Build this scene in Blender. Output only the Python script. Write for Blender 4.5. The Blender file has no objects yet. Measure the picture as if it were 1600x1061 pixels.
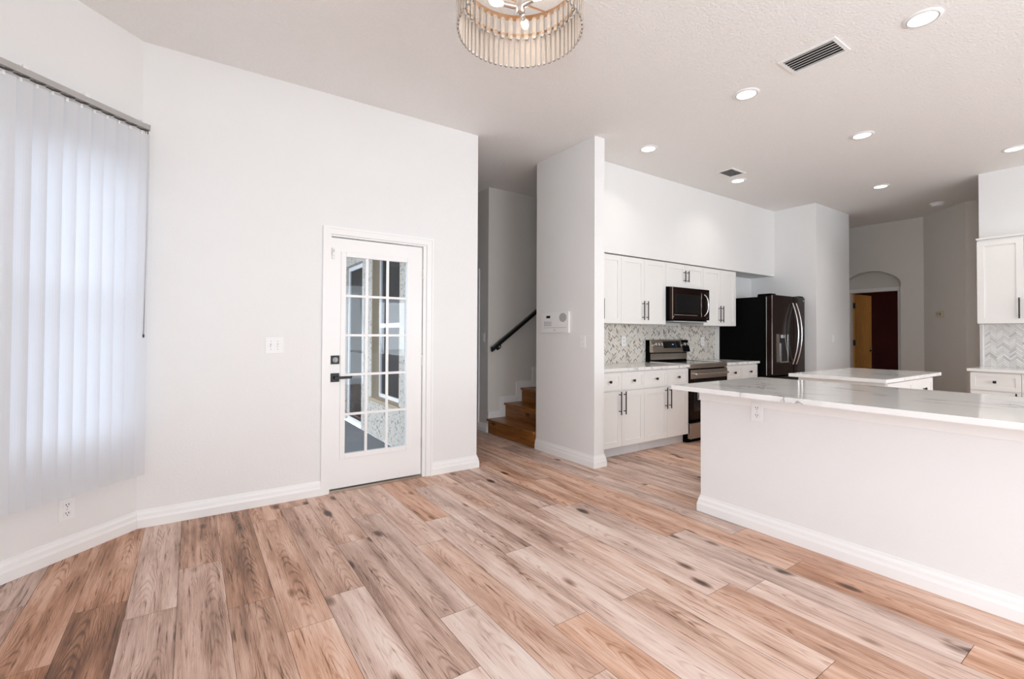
import bpy, bmesh, math, random
from mathutils import Vector, Matrix, Euler
random.seed(7)
PI = math.pi
SC = bpy.context.scene
COL = SC.collection

# ------------------------------------------------------------------ camera
CAM_H = 1.25
cam = bpy.data.cameras.new('camera')
cam.sensor_fit = 'HORIZONTAL'; cam.sensor_width = 36.0
F_PX, CX, CY = 733.03, 806.23, 512.47
cam.lens = F_PX / 1600 * 36
cam.shift_x = (800 - CX) / 1600
cam.shift_y = (CY - 530.5) / 1600
cam.clip_start = 0.02; cam.clip_end = 200
camo = bpy.data.objects.new('camera', cam); COL.objects.link(camo)
yaw, pitch, roll = 0.96693, 0.01412, 0.00454
Fv = Vector((math.cos(yaw)*math.cos(pitch), math.sin(yaw)*math.cos(pitch), math.sin(pitch)))
Rv = Vector((math.sin(yaw), -math.cos(yaw), 0)); Uv = Rv.cross(Fv)
R2 = math.cos(roll)*Rv + math.sin(roll)*Uv; U2 = -math.sin(roll)*Rv + math.cos(roll)*Uv
M = Matrix((R2, U2, -Fv)).transposed().to_4x4(); M.translation = (0, 0, CAM_H)
camo.matrix_world = M
SC.camera = camo

# ------------------------------------------------------------------ world, light, exposure
W = bpy.data.worlds.new('sky'); SC.world = W; W.use_nodes = True
bg = W.node_tree.nodes['Background']
bg.inputs[0].default_value = (0.85, 0.92, 1.0, 1); bg.inputs[1].default_value = 7.5
SC.view_settings.view_transform = 'Standard'; SC.view_settings.look = 'None'
SC.view_settings.exposure = -0.92; SC.view_settings.gamma = 1.0
try: SC.view_settings.use_curve_mapping = False
except Exception: pass
SC.cycles.use_denoising = True
try: SC.cycles.denoiser = 'OPENIMAGEDENOISE'
except Exception: pass
SC.cycles.max_bounces = 12; SC.cycles.diffuse_bounces = 8; SC.cycles.glossy_bounces = 4
SC.cycles.transmission_bounces = 10; SC.cycles.transparent_max_bounces = 16
SC.cycles.sample_clamp_indirect = 8.0; SC.cycles.caustics_reflective = False; SC.cycles.caustics_refractive = False
SC.cycles.use_light_tree = True

def window_light(name, loc, rot, sx, sy, power, color=(0.88, 0.95, 1.0)):
    """area light standing for daylight, at a window opening or the hall end"""
    l = bpy.data.lights.new(name, 'AREA'); l.shape = 'RECTANGLE'; l.size = sx; l.size_y = sy
    l.energy = power; l.color = color
    o = bpy.data.objects.new(name, l); COL.objects.link(o); o.location = loc; o.rotation_euler = rot
    return o
# big glazed openings behind and beside the camera (see wall_south / wall_west)
window_light('daylight_patio_doors', (1.7, -3.95, 1.25), (PI/2 + math.radians(24), 0, 0), 3.6, 2.3, 106)
window_light('daylight_side_window', (5.0, -3.95, 1.35), (PI/2 + math.radians(24), 0, 0), 2.2, 1.6, 120)
window_light('daylight_bay_window', (-0.90, -1.3, 1.35), (0, -PI/2 - math.radians(16), 0), 1.9, 2.2, 120, (0.74, 0.87, 1.0))
window_light('daylight_hall', (2.66, 8.9, 1.3), (-PI/2, 0, 0), 0.7, 2.0, 6, (0.85, 0.92, 1.0))  # added at the closed hall end for its bluish daylight; no window there

# ------------------------------------------------------------------ materials
def new_mat(name):
    m = bpy.data.materials.new(name); m.use_nodes = True
    nt = m.node_tree; b = nt.nodes['Principled BSDF']
    return m, nt, b
def N(nt, t, **kw):
    n = nt.nodes.new(t)
    for k, v in kw.items(): setattr(n, k, v)
    return n
def pm(name, col, rough=0.5, metal=0.0, spec=0.5, noise=0.0, nscale=40, bump=0.0, bscale=60, coat=0.0):
    m, nt, b = new_mat(name)
    b.inputs['Base Color'].default_value = (*col, 1); b.inputs['Roughness'].default_value = rough
    b.inputs['Metallic'].default_value = metal; b.inputs['Specular IOR Level'].default_value = spec
    b.inputs['Coat Weight'].default_value = coat
    tc = N(nt, 'ShaderNodeTexCoord')
    nz = N(nt, 'ShaderNodeTexNoise'); nz.inputs['Scale'].default_value = nscale; nz.inputs['Detail'].default_value = 3
    nt.links.new(tc.outputs['Object'], nz.inputs['Vector'])
    mr = N(nt, 'ShaderNodeMapRange'); mr.inputs['To Min'].default_value = 1 - noise; mr.inputs['To Max'].default_value = 1 + noise
    nt.links.new(nz.outputs['Fac'], mr.inputs['Value'])
    mx = N(nt, 'ShaderNodeVectorMath', operation='SCALE'); mx.inputs[0].default_value = col
    nt.links.new(mr.outputs[0], mx.inputs['Scale']); nt.links.new(mx.outputs[0], b.inputs['Base Color'])
    if bump:
        n2 = N(nt, 'ShaderNodeTexNoise'); n2.inputs['Scale'].default_value = bscale; n2.inputs['Detail'].default_value = 4
        nt.links.new(tc.outputs['Object'], n2.inputs['Vector'])
        bp = N(nt, 'ShaderNodeBump'); bp.inputs['Strength'].default_value = bump; bp.inputs['Distance'].default_value = 0.01
        nt.links.new(n2.outputs['Fac'], bp.inputs['Height']); nt.links.new(bp.outputs[0], b.inputs['Normal'])
    return m
def emis(name, col, s):
    m, nt, b = new_mat(name)
    b.inputs['Base Color'].default_value = (*col, 1)
    b.inputs['Emission Color'].default_value = (*col, 1); b.inputs['Emission Strength'].default_value = s
    return m

M_WALL = pm('wall_paint', (0.80, 0.80, 0.79), 0.55, noise=0.012, nscale=6, bump=0.10, bscale=90)
M_HALL = pm('hall_wall_dimmed', (0.70, 0.675, 0.625), 0.6, noise=0.02, nscale=6, bump=0.12, bscale=90)  # wall white made greyer: the hall's dimmer light is put into the colour
M_CEIL = pm('ceiling_texture', (0.84, 0.83, 0.81), 0.8, noise=0.03, nscale=60, bump=0.5, bscale=70)
M_TRIM = pm('white_trim', (0.86, 0.86, 0.85), 0.35, noise=0.005)
M_CAB = pm('cabinet_paint', (0.80, 0.79, 0.765), 0.38, noise=0.006)
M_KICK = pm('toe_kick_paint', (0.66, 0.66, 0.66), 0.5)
M_BLACK = pm('matte_black_metal', (0.012, 0.012, 0.013), 0.4, metal=0.3)
M_PLATE = pm('white_plastic', (0.84, 0.84, 0.83), 0.35)
M_SLOT = pm('dark_slot', (0.05, 0.045, 0.045), 0.6)
M_GREYPL = pm('grey_plastic', (0.42, 0.42, 0.42), 0.5)
M_BEIGEPL = pm('beige_plastic', (0.62, 0.58, 0.42), 0.5)
M_CHROME = pm('brushed_chrome', (0.72, 0.71, 0.70), 0.22, metal=1.0)
M_STEEL = pm('brushed_steel', (0.50, 0.445, 0.38), 0.30, metal=1.0, noise=0.08, nscale=90)
M_BSTEEL = pm('black_stainless', (0.022, 0.009, 0.007), 0.20, metal=0.75, noise=0.08, nscale=90)
M_BGLASS = pm('black_glass', (0.006, 0.006, 0.007), 0.06, spec=0.6)
M_CASE = pm('appliance_black_case', (0.003, 0.003, 0.003), 0.6, spec=0.04)
M_BRASS = pm('brushed_gold', (0.66, 0.42, 0.26), 0.28, metal=1.0)
M_RAILWOOD = pm('black_handrail_paint', (0.010, 0.009, 0.009), 0.35)
M_HEADRAIL = pm('grey_headrail', (0.42, 0.41, 0.395), 0.4)
M_RUBBER = pm('dark_gap', (0.02, 0.02, 0.02), 0.8)
M_VENT = pm('vent_enamel', (0.62, 0.62, 0.60), 0.45)
M_VENTD = pm('vent_shadow', (0.03, 0.03, 0.03), 0.8)
M_CONC = pm('patio_concrete', (0.15, 0.16, 0.175), 0.8, noise=0.15, nscale=12, bump=0.2)
def stucco():
    m, nt, b = new_mat('stucco'); L = nt.links
    tc = N(nt, 'ShaderNodeTexCoord'); nz = N(nt, 'ShaderNodeTexNoise'); nz.inputs['Scale'].default_value = 34; nz.inputs['Detail'].default_value = 3; L.new(tc.outputs['Object'], nz.inputs['Vector'])
    cr = N(nt, 'ShaderNodeValToRGB'); e = cr.color_ramp.elements; e[0].position = 0.36; e[0].color = (0.20, 0.175, 0.15, 1); e[1].position = 0.44; e[1].color = (0.56, 0.52, 0.46, 1); L.new(nz.outputs['Fac'], cr.inputs[0]); L.new(cr.outputs[0], b.inputs['Base Color'])
    b.inputs['Roughness'].default_value = 0.9
    bp = N(nt, 'ShaderNodeBump'); bp.inputs['Strength'].default_value = 0.8; bp.inputs['Distance'].default_value = 0.01; L.new(nz.outputs['Fac'], bp.inputs['Height']); L.new(bp.outputs[0], b.inputs['Normal'])
    return m
M_STUCCO = stucco()
M_REVEAL = pm('tan_stucco_reveal', (0.40, 0.32, 0.22), 0.9, noise=0.08, nscale=60, bump=0.5)
M_VINYL = pm('white_vinyl', (0.82, 0.83, 0.85), 0.4)
M_DOORTAN = pm('tan_interior_door', (0.50, 0.27, 0.075), 0.42, noise=0.06, nscale=5)
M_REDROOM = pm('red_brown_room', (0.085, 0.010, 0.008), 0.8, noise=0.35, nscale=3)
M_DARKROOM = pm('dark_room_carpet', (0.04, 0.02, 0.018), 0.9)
M_BULB = emis('warm_bulb', (1.0, 0.80, 0.55), 12)
M_LENS = emis('downlight_lens', (1.0, 0.98, 0.95), 5)
M_LED = emis('clock_display', (0.25, 0.5, 0.8), 0.6)

def glass_pane(name, tint, refl=0.12):
    m = bpy.data.materials.new(name); m.use_nodes = True; nt = m.node_tree; nt.nodes.clear()
    out = N(nt, 'ShaderNodeOutputMaterial'); tr = N(nt, 'ShaderNodeBsdfTransparent'); tr.inputs[0].default_value = (*tint, 1)
    gl = N(nt, 'ShaderNodeBsdfGlossy'); gl.inputs['Roughness'].default_value = 0.02
    lw = N(nt, 'ShaderNodeLayerWeight'); lw.inputs[0].default_value = 0.35
    mr = N(nt, 'ShaderNodeMapRange'); mr.inputs['To Min'].default_value = refl*0.4; mr.inputs['To Max'].default_value = refl*3
    nt.links.new(lw.outputs['Fresnel'], mr.inputs['Value'])
    mx = N(nt, 'ShaderNodeMixShader'); nt.links.new(mr.outputs[0], mx.inputs[0]); nt.links.new(tr.outputs[0], mx.inputs[1]); nt.links.new(gl.outputs[0], mx.inputs[2])
    nt.links.new(mx.outputs[0], out.inputs[0]); return m
M_GLASS = glass_pane('door_glass', (0.93, 0.95, 0.97), 0.06)
M_TGLASS = glass_pane('tinted_window_glass', (0.20, 0.25, 0.31), 0.10)
M_WGLASS = glass_pane('bay_window_glass', (0.9, 0.93, 0.97), 0.06)

def crystal():
    m, nt, b = new_mat('crystal_glass')
    b.inputs['Base Color'].default_value = (1.0, 0.93, 0.85, 1); b.inputs['Roughness'].default_value = 0.05
    b.inputs['Transmission Weight'].default_value = 0.80; b.inputs['IOR'].default_value = 1.42
    return m
M_CRYSTAL = crystal()

def vane_mat():
    m = bpy.data.materials.new('blind_vane_vinyl'); m.use_nodes = True; nt = m.node_tree; nt.nodes.clear()
    out = N(nt, 'ShaderNodeOutputMaterial')
    d = N(nt, 'ShaderNodeBsdfDiffuse'); d.inputs[0].default_value = (0.86, 0.86, 0.86, 1)
    t = N(nt, 'ShaderNodeBsdfTranslucent'); t.inputs[0].default_value = (0.88, 0.90, 0.93, 1)
    mx = N(nt, 'ShaderNodeMixShader'); mx.inputs[0].default_value = 0.56
    nt.links.new(d.outputs[0], mx.inputs[1]); nt.links.new(t.outputs[0], mx.inputs[2]); nt.links.new(mx.outputs[0], out.inputs[0]); return m
M_VANE = vane_mat()

def wood_floor(name, ramp, rough=0.42, gscale=1.0, light=1.0):
    """planks: face attributes 'plank' (random offset xy, tone) and UV in metres along the board"""
    m, nt, b = new_mat(name); L = nt.links
    uv = N(nt, 'ShaderNodeUVMap'); uv.uv_map = 'board'
    at = N(nt, 'ShaderNodeAttribute'); at.attribute_name = 'plank'
    sep = N(nt, 'ShaderNodeSeparateColor'); L.new(at.outputs['Color'], sep.inputs[0])
    off = N(nt, 'ShaderNodeCombineXYZ')
    for i, s in ((0, 37.0), (1, 61.0)):
        mm = N(nt, 'ShaderNodeMath', operation='MULTIPLY'); mm.inputs[1].default_value = s
        L.new(sep.outputs[i], mm.inputs[0]); L.new(mm.outputs[0], off.inputs[i])
    co = N(nt, 'ShaderNodeVectorMath', operation='ADD'); L.new(uv.outputs[0], co.inputs[0]); L.new(off.outputs[0], co.inputs[1])
    def mapped(sx, sy):
        mp = N(nt, 'ShaderNodeMapping'); mp.inputs['Scale'].default_value = (sx, sy, 1); L.new(co.outputs[0], mp.inputs[0]); return mp
    # cathedral figure: nested parabolas about an off-centre heart line, wobbled by noise
    su = N(nt, 'ShaderNodeSeparateXYZ'); L.new(uv.outputs[0], su.inputs[0])
    ctr = N(nt, 'ShaderNodeMath', operation='MULTIPLY_ADD'); ctr.inputs[1].default_value = -0.11; ctr.inputs[2].default_value = -0.04; L.new(sep.outputs[1], ctr.inputs[0])
    dx = N(nt, 'ShaderNodeMath', operation='ADD'); L.new(su.outputs[0], dx.inputs[0]); L.new(ctr.outputs[0], dx.inputs[1])
    warp = N(nt, 'ShaderNodeTexNoise'); warp.inputs['Scale'].default_value = 1; warp.inputs['Detail'].default_value = 3; L.new(mapped(16, 3.0).outputs[0], warp.inputs['Vector'])
    dw = N(nt, 'ShaderNodeMath', operation='MULTIPLY_ADD'); dw.inputs[1].default_value = 0.05; L.new(warp.outputs['Fac'], dw.inputs[0]); L.new(dx.outputs[0], dw.inputs[2])
    d0 = N(nt, 'ShaderNodeMath', operation='SUBTRACT'); d0.inputs[1].default_value = 0.025; L.new(dw.outputs[0], d0.inputs[0])
    sq = N(nt, 'ShaderNodeMath', operation='MULTIPLY'); L.new(d0.outputs[0], sq.inputs[0]); L.new(d0.outputs[0], sq.inputs[1])
    p1 = N(nt, 'ShaderNodeMath', operation='MULTIPLY'); p1.inputs[1].default_value = 9000.0*gscale; L.new(sq.outputs[0], p1.inputs[0])
    p2 = N(nt, 'ShaderNodeMath', operation='MULTIPLY_ADD'); p2.inputs[1].default_value = 60.0; L.new(su.outputs[1], p2.inputs[0]); L.new(p1.outputs[0], p2.inputs[2])
    lw = N(nt, 'ShaderNodeTexNoise'); lw.inputs['Scale'].default_value = 1; lw.inputs['Detail'].default_value = 2; L.new(mapped(5, 2.2).outputs[0], lw.inputs['Vector'])
    wv = N(nt, 'ShaderNodeMath', operation='MULTIPLY_ADD'); wv.inputs[1].default_value = 26.0; L.new(lw.outputs['Fac'], wv.inputs[0]); L.new(p2.outputs[0], wv.inputs[2])
    sn = N(nt, 'ShaderNodeMath', operation='SINE'); L.new(wv.outputs[0], sn.inputs[0])
    ring = N(nt, 'ShaderNodeMapRange'); ring.inputs['From Min'].default_value = -1; L.new(sn.outputs[0], ring.inputs['Value'])
    rp0 = N(nt, 'ShaderNodeMath', operation='POWER'); rp0.inputs[1].default_value = 3.5; L.new(ring.outputs[0], rp0.inputs[0])
    fade = N(nt, 'ShaderNodeTexNoise'); fade.inputs['Scale'].default_value = 1; fade.inputs['Detail'].default_value = 2; L.new(mapped(14, 2.4).outputs[0], fade.inputs['Vector'])
    fm = N(nt, 'ShaderNodeMapRange'); fm.inputs['From Min'].default_value = 0.38; fm.inputs['From Max'].default_value = 0.62; L.new(fade.outputs['Fac'], fm.inputs['Value'])
    rp = N(nt, 'ShaderNodeMath', operation='MULTIPLY'); L.new(rp0.outputs[0], rp.inputs[0]); L.new(fm.outputs[0], rp.inputs[1])
    # long dark pores
    por = N(nt, 'ShaderNodeTexNoise'); por.inputs['Scale'].default_value = 1; por.inputs['Detail'].default_value = 4; por.inputs['Roughness'].default_value = 0.65; L.new(mapped(75, 3.2).outputs[0], por.inputs['Vector'])
    pr = N(nt, 'ShaderNodeMapRange'); pr.inputs['From Min'].default_value = 0.57; pr.inputs['From Max'].default_value = 0.70; L.new(por.outputs['Fac'], pr.inputs['Value'])
    # fine fibre
    fib = N(nt, 'ShaderNodeTexNoise'); fib.inputs['Scale'].default_value = 1; fib.inputs['Detail'].default_value = 5; fib.inputs['Roughness'].default_value = 0.7
    L.new(mapped(210, 6).outputs[0], fib.inputs['Vector'])
    # cloudy tone within the board
    cl = N(nt, 'ShaderNodeTexNoise'); cl.inputs['Scale'].default_value = 1; cl.inputs['Detail'].default_value = 3; L.new(mapped(9, 1.3).outputs[0], cl.inputs['Vector'])
    # knots
    vor = N(nt, 'ShaderNodeTexVoronoi'); vor.inputs['Scale'].default_value = 1; vor.inputs['Randomness'].default_value = 1.0; L.new(mapped(5.4, 2.3).outputs[0], vor.inputs['Vector'])
    kn = N(nt, 'ShaderNodeMapRange'); kn.inputs['From Min'].default_value = 0.01; kn.inputs['From Max'].default_value = 0.17; kn.inputs['To Min'].default_value = 1; kn.inputs['To Max'].default_value = 0
    L.new(vor.outputs['Distance'], kn.inputs['Value'])
    # tone = plank tone + cloud + fibre - ring - knot
    def add(a, bsock, k):
        q = N(nt, 'ShaderNodeMath', operation='MULTIPLY_ADD'); q.inputs[1].default_value = k
        L.new(bsock, q.inputs[0])
        if isinstance(a, float): q.inputs[2].default_value = a
        else: L.new(a, q.inputs[2])
        return q.outputs[0]
    stk = N(nt, 'ShaderNodeTexNoise'); stk.inputs['Scale'].default_value = 1; stk.inputs['Detail'].default_value = 4; stk.inputs['Roughness'].default_value = 0.6; L.new(mapped(30, 0.9).outputs[0], stk.inputs['Vector'])
    t = add(-0.85, sep.outputs[2], 0.85)
    t = add(t, stk.outputs['Fac'], 0.62)
    t = add(t, cl.outputs['Fac'], 1.0)
    t = add(t, fib.outputs['Fac'], 0.62)
    t = add(t, rp.outputs[0], -0.22)
    t = add(t, pr.outputs[0], -0.46)
    t = add(t, kn.outputs[0], -0.85)
    cr = N(nt, 'ShaderNodeValToRGB'); e = cr.color_ramp.elements
    e[0].position, e[0].color = ramp[0][0], (*ramp[0][1], 1); e[1].position, e[1].color = ramp[-1][0], (*ramp[-1][1], 1)
    for p, c in ramp[1:-1]:
        x = e.new(p); x.color = (*c, 1)
    L.new(t, cr.inputs[0])
    # warm / grey drift per board
    hs = N(nt, 'ShaderNodeHueSaturation')
    sm = N(nt, 'ShaderNodeMapRange'); sm.inputs['To Min'].default_value = 0.72; sm.inputs['To Max'].default_value = 1.25; L.new(sep.outputs[0], sm.inputs['Value'])
    L.new(sm.outputs[0], hs.inputs['Saturation']); hs.inputs['Value'].default_value = light; L.new(cr.outputs[0], hs.inputs['Color'])
    L.new(hs.outputs[0], b.inputs['Base Color'])
    b.inputs['Roughness'].default_value = rough; b.inputs['Specular IOR Level'].default_value = 0.45
    bp = N(nt, 'ShaderNodeBump'); bp.inputs['Strength'].default_value = 0.08; bp.inputs['Distance'].default_value = 0.004
    L.new(fib.outputs['Fac'], bp.inputs['Height']); L.new(bp.outputs[0], b.inputs['Normal'])
    return m
M_FLOOR = wood_floor('oak_plank_floor', [(0.0, (0.055, 0.028, 0.018)), (0.28, (0.19, 0.096, 0.056)), (0.52, (0.46, 0.265, 0.182)), (0.76, (0.70, 0.475, 0.37)), (1.0, (0.82, 0.65, 0.555))])
M_STAIR = wood_floor('stair_oak', [(0.0, (0.025, 0.010, 0.004)), (0.35, (0.13, 0.050, 0.016)), (0.65, (0.28, 0.115, 0.038)), (1.0, (0.42, 0.20, 0.08))], 0.3)

def quartz():
    m, nt, b = new_mat('veined_quartz'); L = nt.links
    tc = N(nt, 'ShaderNodeTexCoord')
    mp = N(nt, 'ShaderNodeMapping'); mp.inputs['Rotation'].default_value = (0, 0, 0.35); mp.inputs['Scale'].default_value = (2.3, 0.9, 1.0); L.new(tc.outputs['Object'], mp.inputs[0])
    w = N(nt, 'ShaderNodeTexNoise'); w.inputs['Scale'].default_value = 1.5; w.inputs['Detail'].default_value = 5; w.inputs['Roughness'].default_value = 0.55; w.inputs['Distortion'].default_value = 0.7
    L.new(mp.outputs[0], w.inputs['Vector'])
    a = N(nt, 'ShaderNodeMath', operation='SUBTRACT'); a.inputs[1].default_value = 0.5; L.new(w.outputs['Fac'], a.inputs[0])
    ab = N(nt, 'ShaderNodeMath', operation='ABSOLUTE'); L.new(a.outputs[0], ab.inputs[0])
    v = N(nt, 'ShaderNodeMapRange'); v.inputs['From Min'].default_value = 0.0; v.inputs['From Max'].default_value = 0.011; v.inputs['To Min'].default_value = 1; v.inputs['To Max'].default_value = 0; L.new(ab.outputs[0], v.inputs['Value'])
    soft = N(nt, 'ShaderNodeMapRange'); soft.inputs['From Max'].default_value = 0.06; soft.inputs['To Min'].default_value = 0.22; soft.inputs['To Max'].default_value = 0; L.new(ab.outputs[0], soft.inputs['Value'])
    n2 = N(nt, 'ShaderNodeTexNoise'); n2.inputs['Scale'].default_value = 2.1; n2.inputs['Detail'].default_value = 2; L.new(tc.outputs['Object'], n2.inputs['Vector'])
    g = N(nt, 'ShaderNodeMapRange'); g.inputs['From Min'].default_value = 0.46; g.inputs['From Max'].default_value = 0.60; L.new(n2.outputs['Fac'], g.inputs['Value'])
    mx = N(nt, 'ShaderNodeMath', operation='MAXIMUM'); L.new(v.outputs[0], mx.inputs[0]); L.new(soft.outputs[0], mx.inputs[1])
    mu = N(nt, 'ShaderNodeMath', operation='MULTIPLY'); L.new(mx.outputs[0], mu.inputs[0]); L.new(g.outputs[0], mu.inputs[1])
    mc = N(nt, 'ShaderNodeMix', data_type='RGBA'); mc.inputs[6].default_value = (0.80, 0.795, 0.775, 1); mc.inputs[7].default_value = (0.20, 0.20, 0.21, 1)
    L.new(mu.outputs[0], mc.inputs[0]); L.new(mc.outputs[2], b.inputs['Base Color'])
    b.inputs['Roughness'].default_value = 0.09; b.inputs['Specular IOR Level'].default_value = 0.55
    return m
M_QUARTZ = quartz()

def tile_mat():
    m, nt, b = new_mat('marble_mosaic_tile'); L = nt.links
    at = N(nt, 'ShaderNodeAttribute'); at.attribute_name = 'tone'
    L.new(at.outputs['Color'], b.inputs['Base Color']); b.inputs['Roughness'].default_value = 0.25
    return m
M_TILE = tile_mat()
M_GROUT = pm('tile_grout', (0.60, 0.57, 0.53), 0.8)

# ------------------------------------------------------------------ mesh helpers
def bm_new(): return bmesh.new()
def box(bm, x0, x1, y0, y1, z0, z1, bev=0.0):
    if x1 < x0: x0, x1 = x1, x0
    if y1 < y0: y0, y1 = y1, y0
    if z1 < z0: z0, z1 = z1, z0
    vs = [bm.verts.new(p) for p in ((x0,y0,z0),(x1,y0,z0),(x1,y1,z0),(x0,y1,z0),(x0,y0,z1),(x1,y0,z1),(x1,y1,z1),(x0,y1,z1))]
    fs = [bm.faces.new([vs[i] for i in f]) for f in ((3,2,1,0),(4,5,6,7),(0,1,5,4),(1,2,6,5),(2,3,7,6),(3,0,4,7))]
    if bev > 0:
        es = list({e for f in fs for e in f.edges})
        bmesh.ops.bevel(bm, geom=es, offset=bev, offset_type='OFFSET', segments=2, profile=0.6, affect='EDGES')
    return vs
def tube(bm, pts, r, n=10, cap=True):
    pts = [Vector(p) for p in pts]; rings = []
    prev = None
    for i, p in enumerate(pts):
        if i == 0: d = pts[1] - pts[0]
        elif i == len(pts)-1: d = pts[-1] - pts[-2]
        else: d = (pts[i+1] - pts[i]).normalized() + (pts[i] - pts[i-1]).normalized()
        d.normalize()
        if prev is None:
            a = Vector((0,0,1)) if abs(d.z) < 0.9 else Vector((1,0,0))
            u = d.cross(a).normalized()
        else:
            u = (prev - d * prev.dot(d)).normalized()
        prev = u; v = d.cross(u)
        rr = r[i] if isinstance(r, (list, tuple)) else r
        rings.append([bm.verts.new(p + rr*(math.cos(2*PI*k/n)*u + math.sin(2*PI*k/n)*v)) for k in range(n)])
    for a, b_ in zip(rings, rings[1:]):
        for k in range(n):
            bm.faces.new((a[k], a[(k+1) % n], b_[(k+1) % n], b_[k]))
    if cap:
        bm.faces.new(list(reversed(rings[0]))); bm.faces.new(rings[-1])
def lathe(bm, prof, c=(0,0,0), n=32, axis='z', close=False):
    """prof: (r, h) pairs revolved about an axis"""
    rings = []
    for r, h in prof:
        ring = []
        for k in range(n):
            a = 2*PI*k/n; x, y = r*math.cos(a), r*math.sin(a)
            p = {'z': (x, y, h), 'y': (x, h, y), 'x': (h, x, y)}[axis]
            ring.append(bm.verts.new((p[0]+c[0], p[1]+c[1], p[2]+c[2])))
        rings.append(ring)
    pr = list(zip(rings, rings[1:])) + ([(rings[-1], rings[0])] if close else [])
    for a, b_ in pr:
        for k in range(n): bm.faces.new((a[k], a[(k+1) % n], b_[(k+1) % n], b_[k]))
    if not close:
        if prof[0][0] > 1e-6: bm.faces.new(list(reversed(rings[0])))
        if prof[-1][0] > 1e-6: bm.faces.new(rings[-1])
def prism(bm, poly, axis, a0, a1):
    """extrude a 2-D polygon along an axis; poly coords are the two other axes in xyz order"""
    def P(p, a): return {'x': (a, p[0], p[1]), 'y': (p[0], a, p[1]), 'z': (p[0], p[1], a)}[axis]
    A = [bm.verts.new(P(p, a0)) for p in poly]; B = [bm.verts.new(P(p, a1)) for p in poly]
    n = len(poly)
    bm.faces.new(A); bm.faces.new(list(reversed(B)))
    for i in range(n): bm.faces.new((A[i], B[i], B[(i+1) % n], A[(i+1) % n]))
def obj(name, bm, mat, parent=None, label=None, smooth=False, xf=None):
    if xf is not None: bmesh.ops.transform(bm, matrix=xf, verts=bm.verts)
    bmesh.ops.remove_doubles(bm, verts=bm.verts, dist=1e-6)
    bmesh.ops.recalc_face_normals(bm, faces=bm.faces)
    me = bpy.data.meshes.new(name); bm.to_mesh(me); bm.free()
    if mat is not None: me.materials.append(mat)
    if smooth:
        for p in me.polygons: p.use_smooth = True
        try: me.set_sharp_from_angle(angle=math.radians(38))
        except Exception: pass
    o = bpy.data.objects.new(name, me); COL.objects.link(o)
    if parent: o.parent = parent
    if label: o['label'] = label
    return o
def struct(name, bm, mat, parent=None, **kw):
    o = obj(name, bm, mat, parent, **kw)
    if parent is None: o['kind'] = 'structure'
    return o
def thing(name, label, cat, loc=(0,0,0), rotz=0.0, group=None, kind=None):
    o = bpy.data.objects.new(name, None); COL.objects.link(o); o.empty_display_size = 0.1
    o.location = loc; o.rotation_euler = (0, 0, rotz); tag(o, label, cat, group, kind); return o
def tag(o, label, cat, group=None, kind=None):
    if label: o['label'] = label
    if cat: o['category'] = cat
    if group: o['group'] = group
    if kind: o['kind'] = kind
    return o
def bx(name, mat, parent, *a, bev=0.0, label=None):
    bm = bm_new(); box(bm, *a, bev=bev); return obj(name, bm, mat, parent, label)
def dup(root, loc, rotz=None, label=None):
    r = root.copy(); COL.objects.link(r); r.location = loc
    if rotz is not None: r.rotation_euler = (0, 0, rotz)
    if label: r['label'] = label
    for ch in list(root.children):
        c = ch.copy(); COL.objects.link(c); c.parent = r
        for g in list(ch.children):
            d = g.copy(); COL.objects.link(d); d.parent = c
    return r

# ------------------------------------------------------------------ dimensions (metres)
H = 3.14
YA = 3.861                       # wall with the patio door
X0, X1 = -0.282, 2.217           # its two ends
XP, YP, TP, YPB = 3.118, 3.219, 0.129, 4.124    # pillar wall
YS, YK = 3.634, 3.995            # soffit face, kitchen back wall
XN, YN, XN2 = 7.27, 3.051, 8.389 # pantry block
ZS = 2.15
XPEN, YPEN = 3.002, 2.019
XR, YR = 7.52, 1.424             # right kitchen wall and its end
XH = 9.48
BAYDIR = Vector((-0.7152, -0.6989, 0)); BAYN = Vector((0.6989, -0.7152, 0)); BAYL = 0.95
XS, YW = 3.112, 5.138            # stair side wall corner

def wall_x(bm, x0, x1, ya, yb, holes=(), z1=H, z0=0.0):
    """box wall running along x with rectangular holes (x0,x1,z0,z1)"""
    xs = sorted({x0, x1, *[h[0] for h in holes], *[h[1] for h in holes]})
    zs = sorted({z0, z1, *[h[2] for h in holes], *[h[3] for h in holes]})
    for i in range(len(xs)-1):
        for j in range(len(zs)-1):
            cx, cz = (xs[i]+xs[i+1])/2, (zs[j]+zs[j+1])/2
            if any(h[0] < cx < h[1] and h[2] < cz < h[3] for h in holes): continue
            box(bm, xs[i], xs[i+1], ya, yb, zs[j], zs[j+1])
    # drop the internal double faces
    bmesh.ops.remove_doubles(bm, verts=bm.verts, dist=1e-5)
    seen = {}
    for f in list(bm.faces):
        k = frozenset(v.index for v in f.verts) if False else tuple(sorted(tuple(round(c, 4) for c in v.co) for v in f.verts))
        seen.setdefault(k, []).append(f)
    for k, fs in seen.items():
        if len(fs) > 1: bmesh.ops.delete(bm, geom=fs, context='FACES_ONLY')
SWAP = Matrix(((0,1,0,0),(1,0,0,0),(0,0,1,0),(0,0,0,1)))
def wall_y(bm, y0, y1, xa, xb, holes=(), z1=H, z0=0.0):
    wall_x(bm, y0, y1, xa, xb, holes, z1, z0)
    bmesh.ops.transform(bm, matrix=SWAP, verts=bm.verts)

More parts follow.
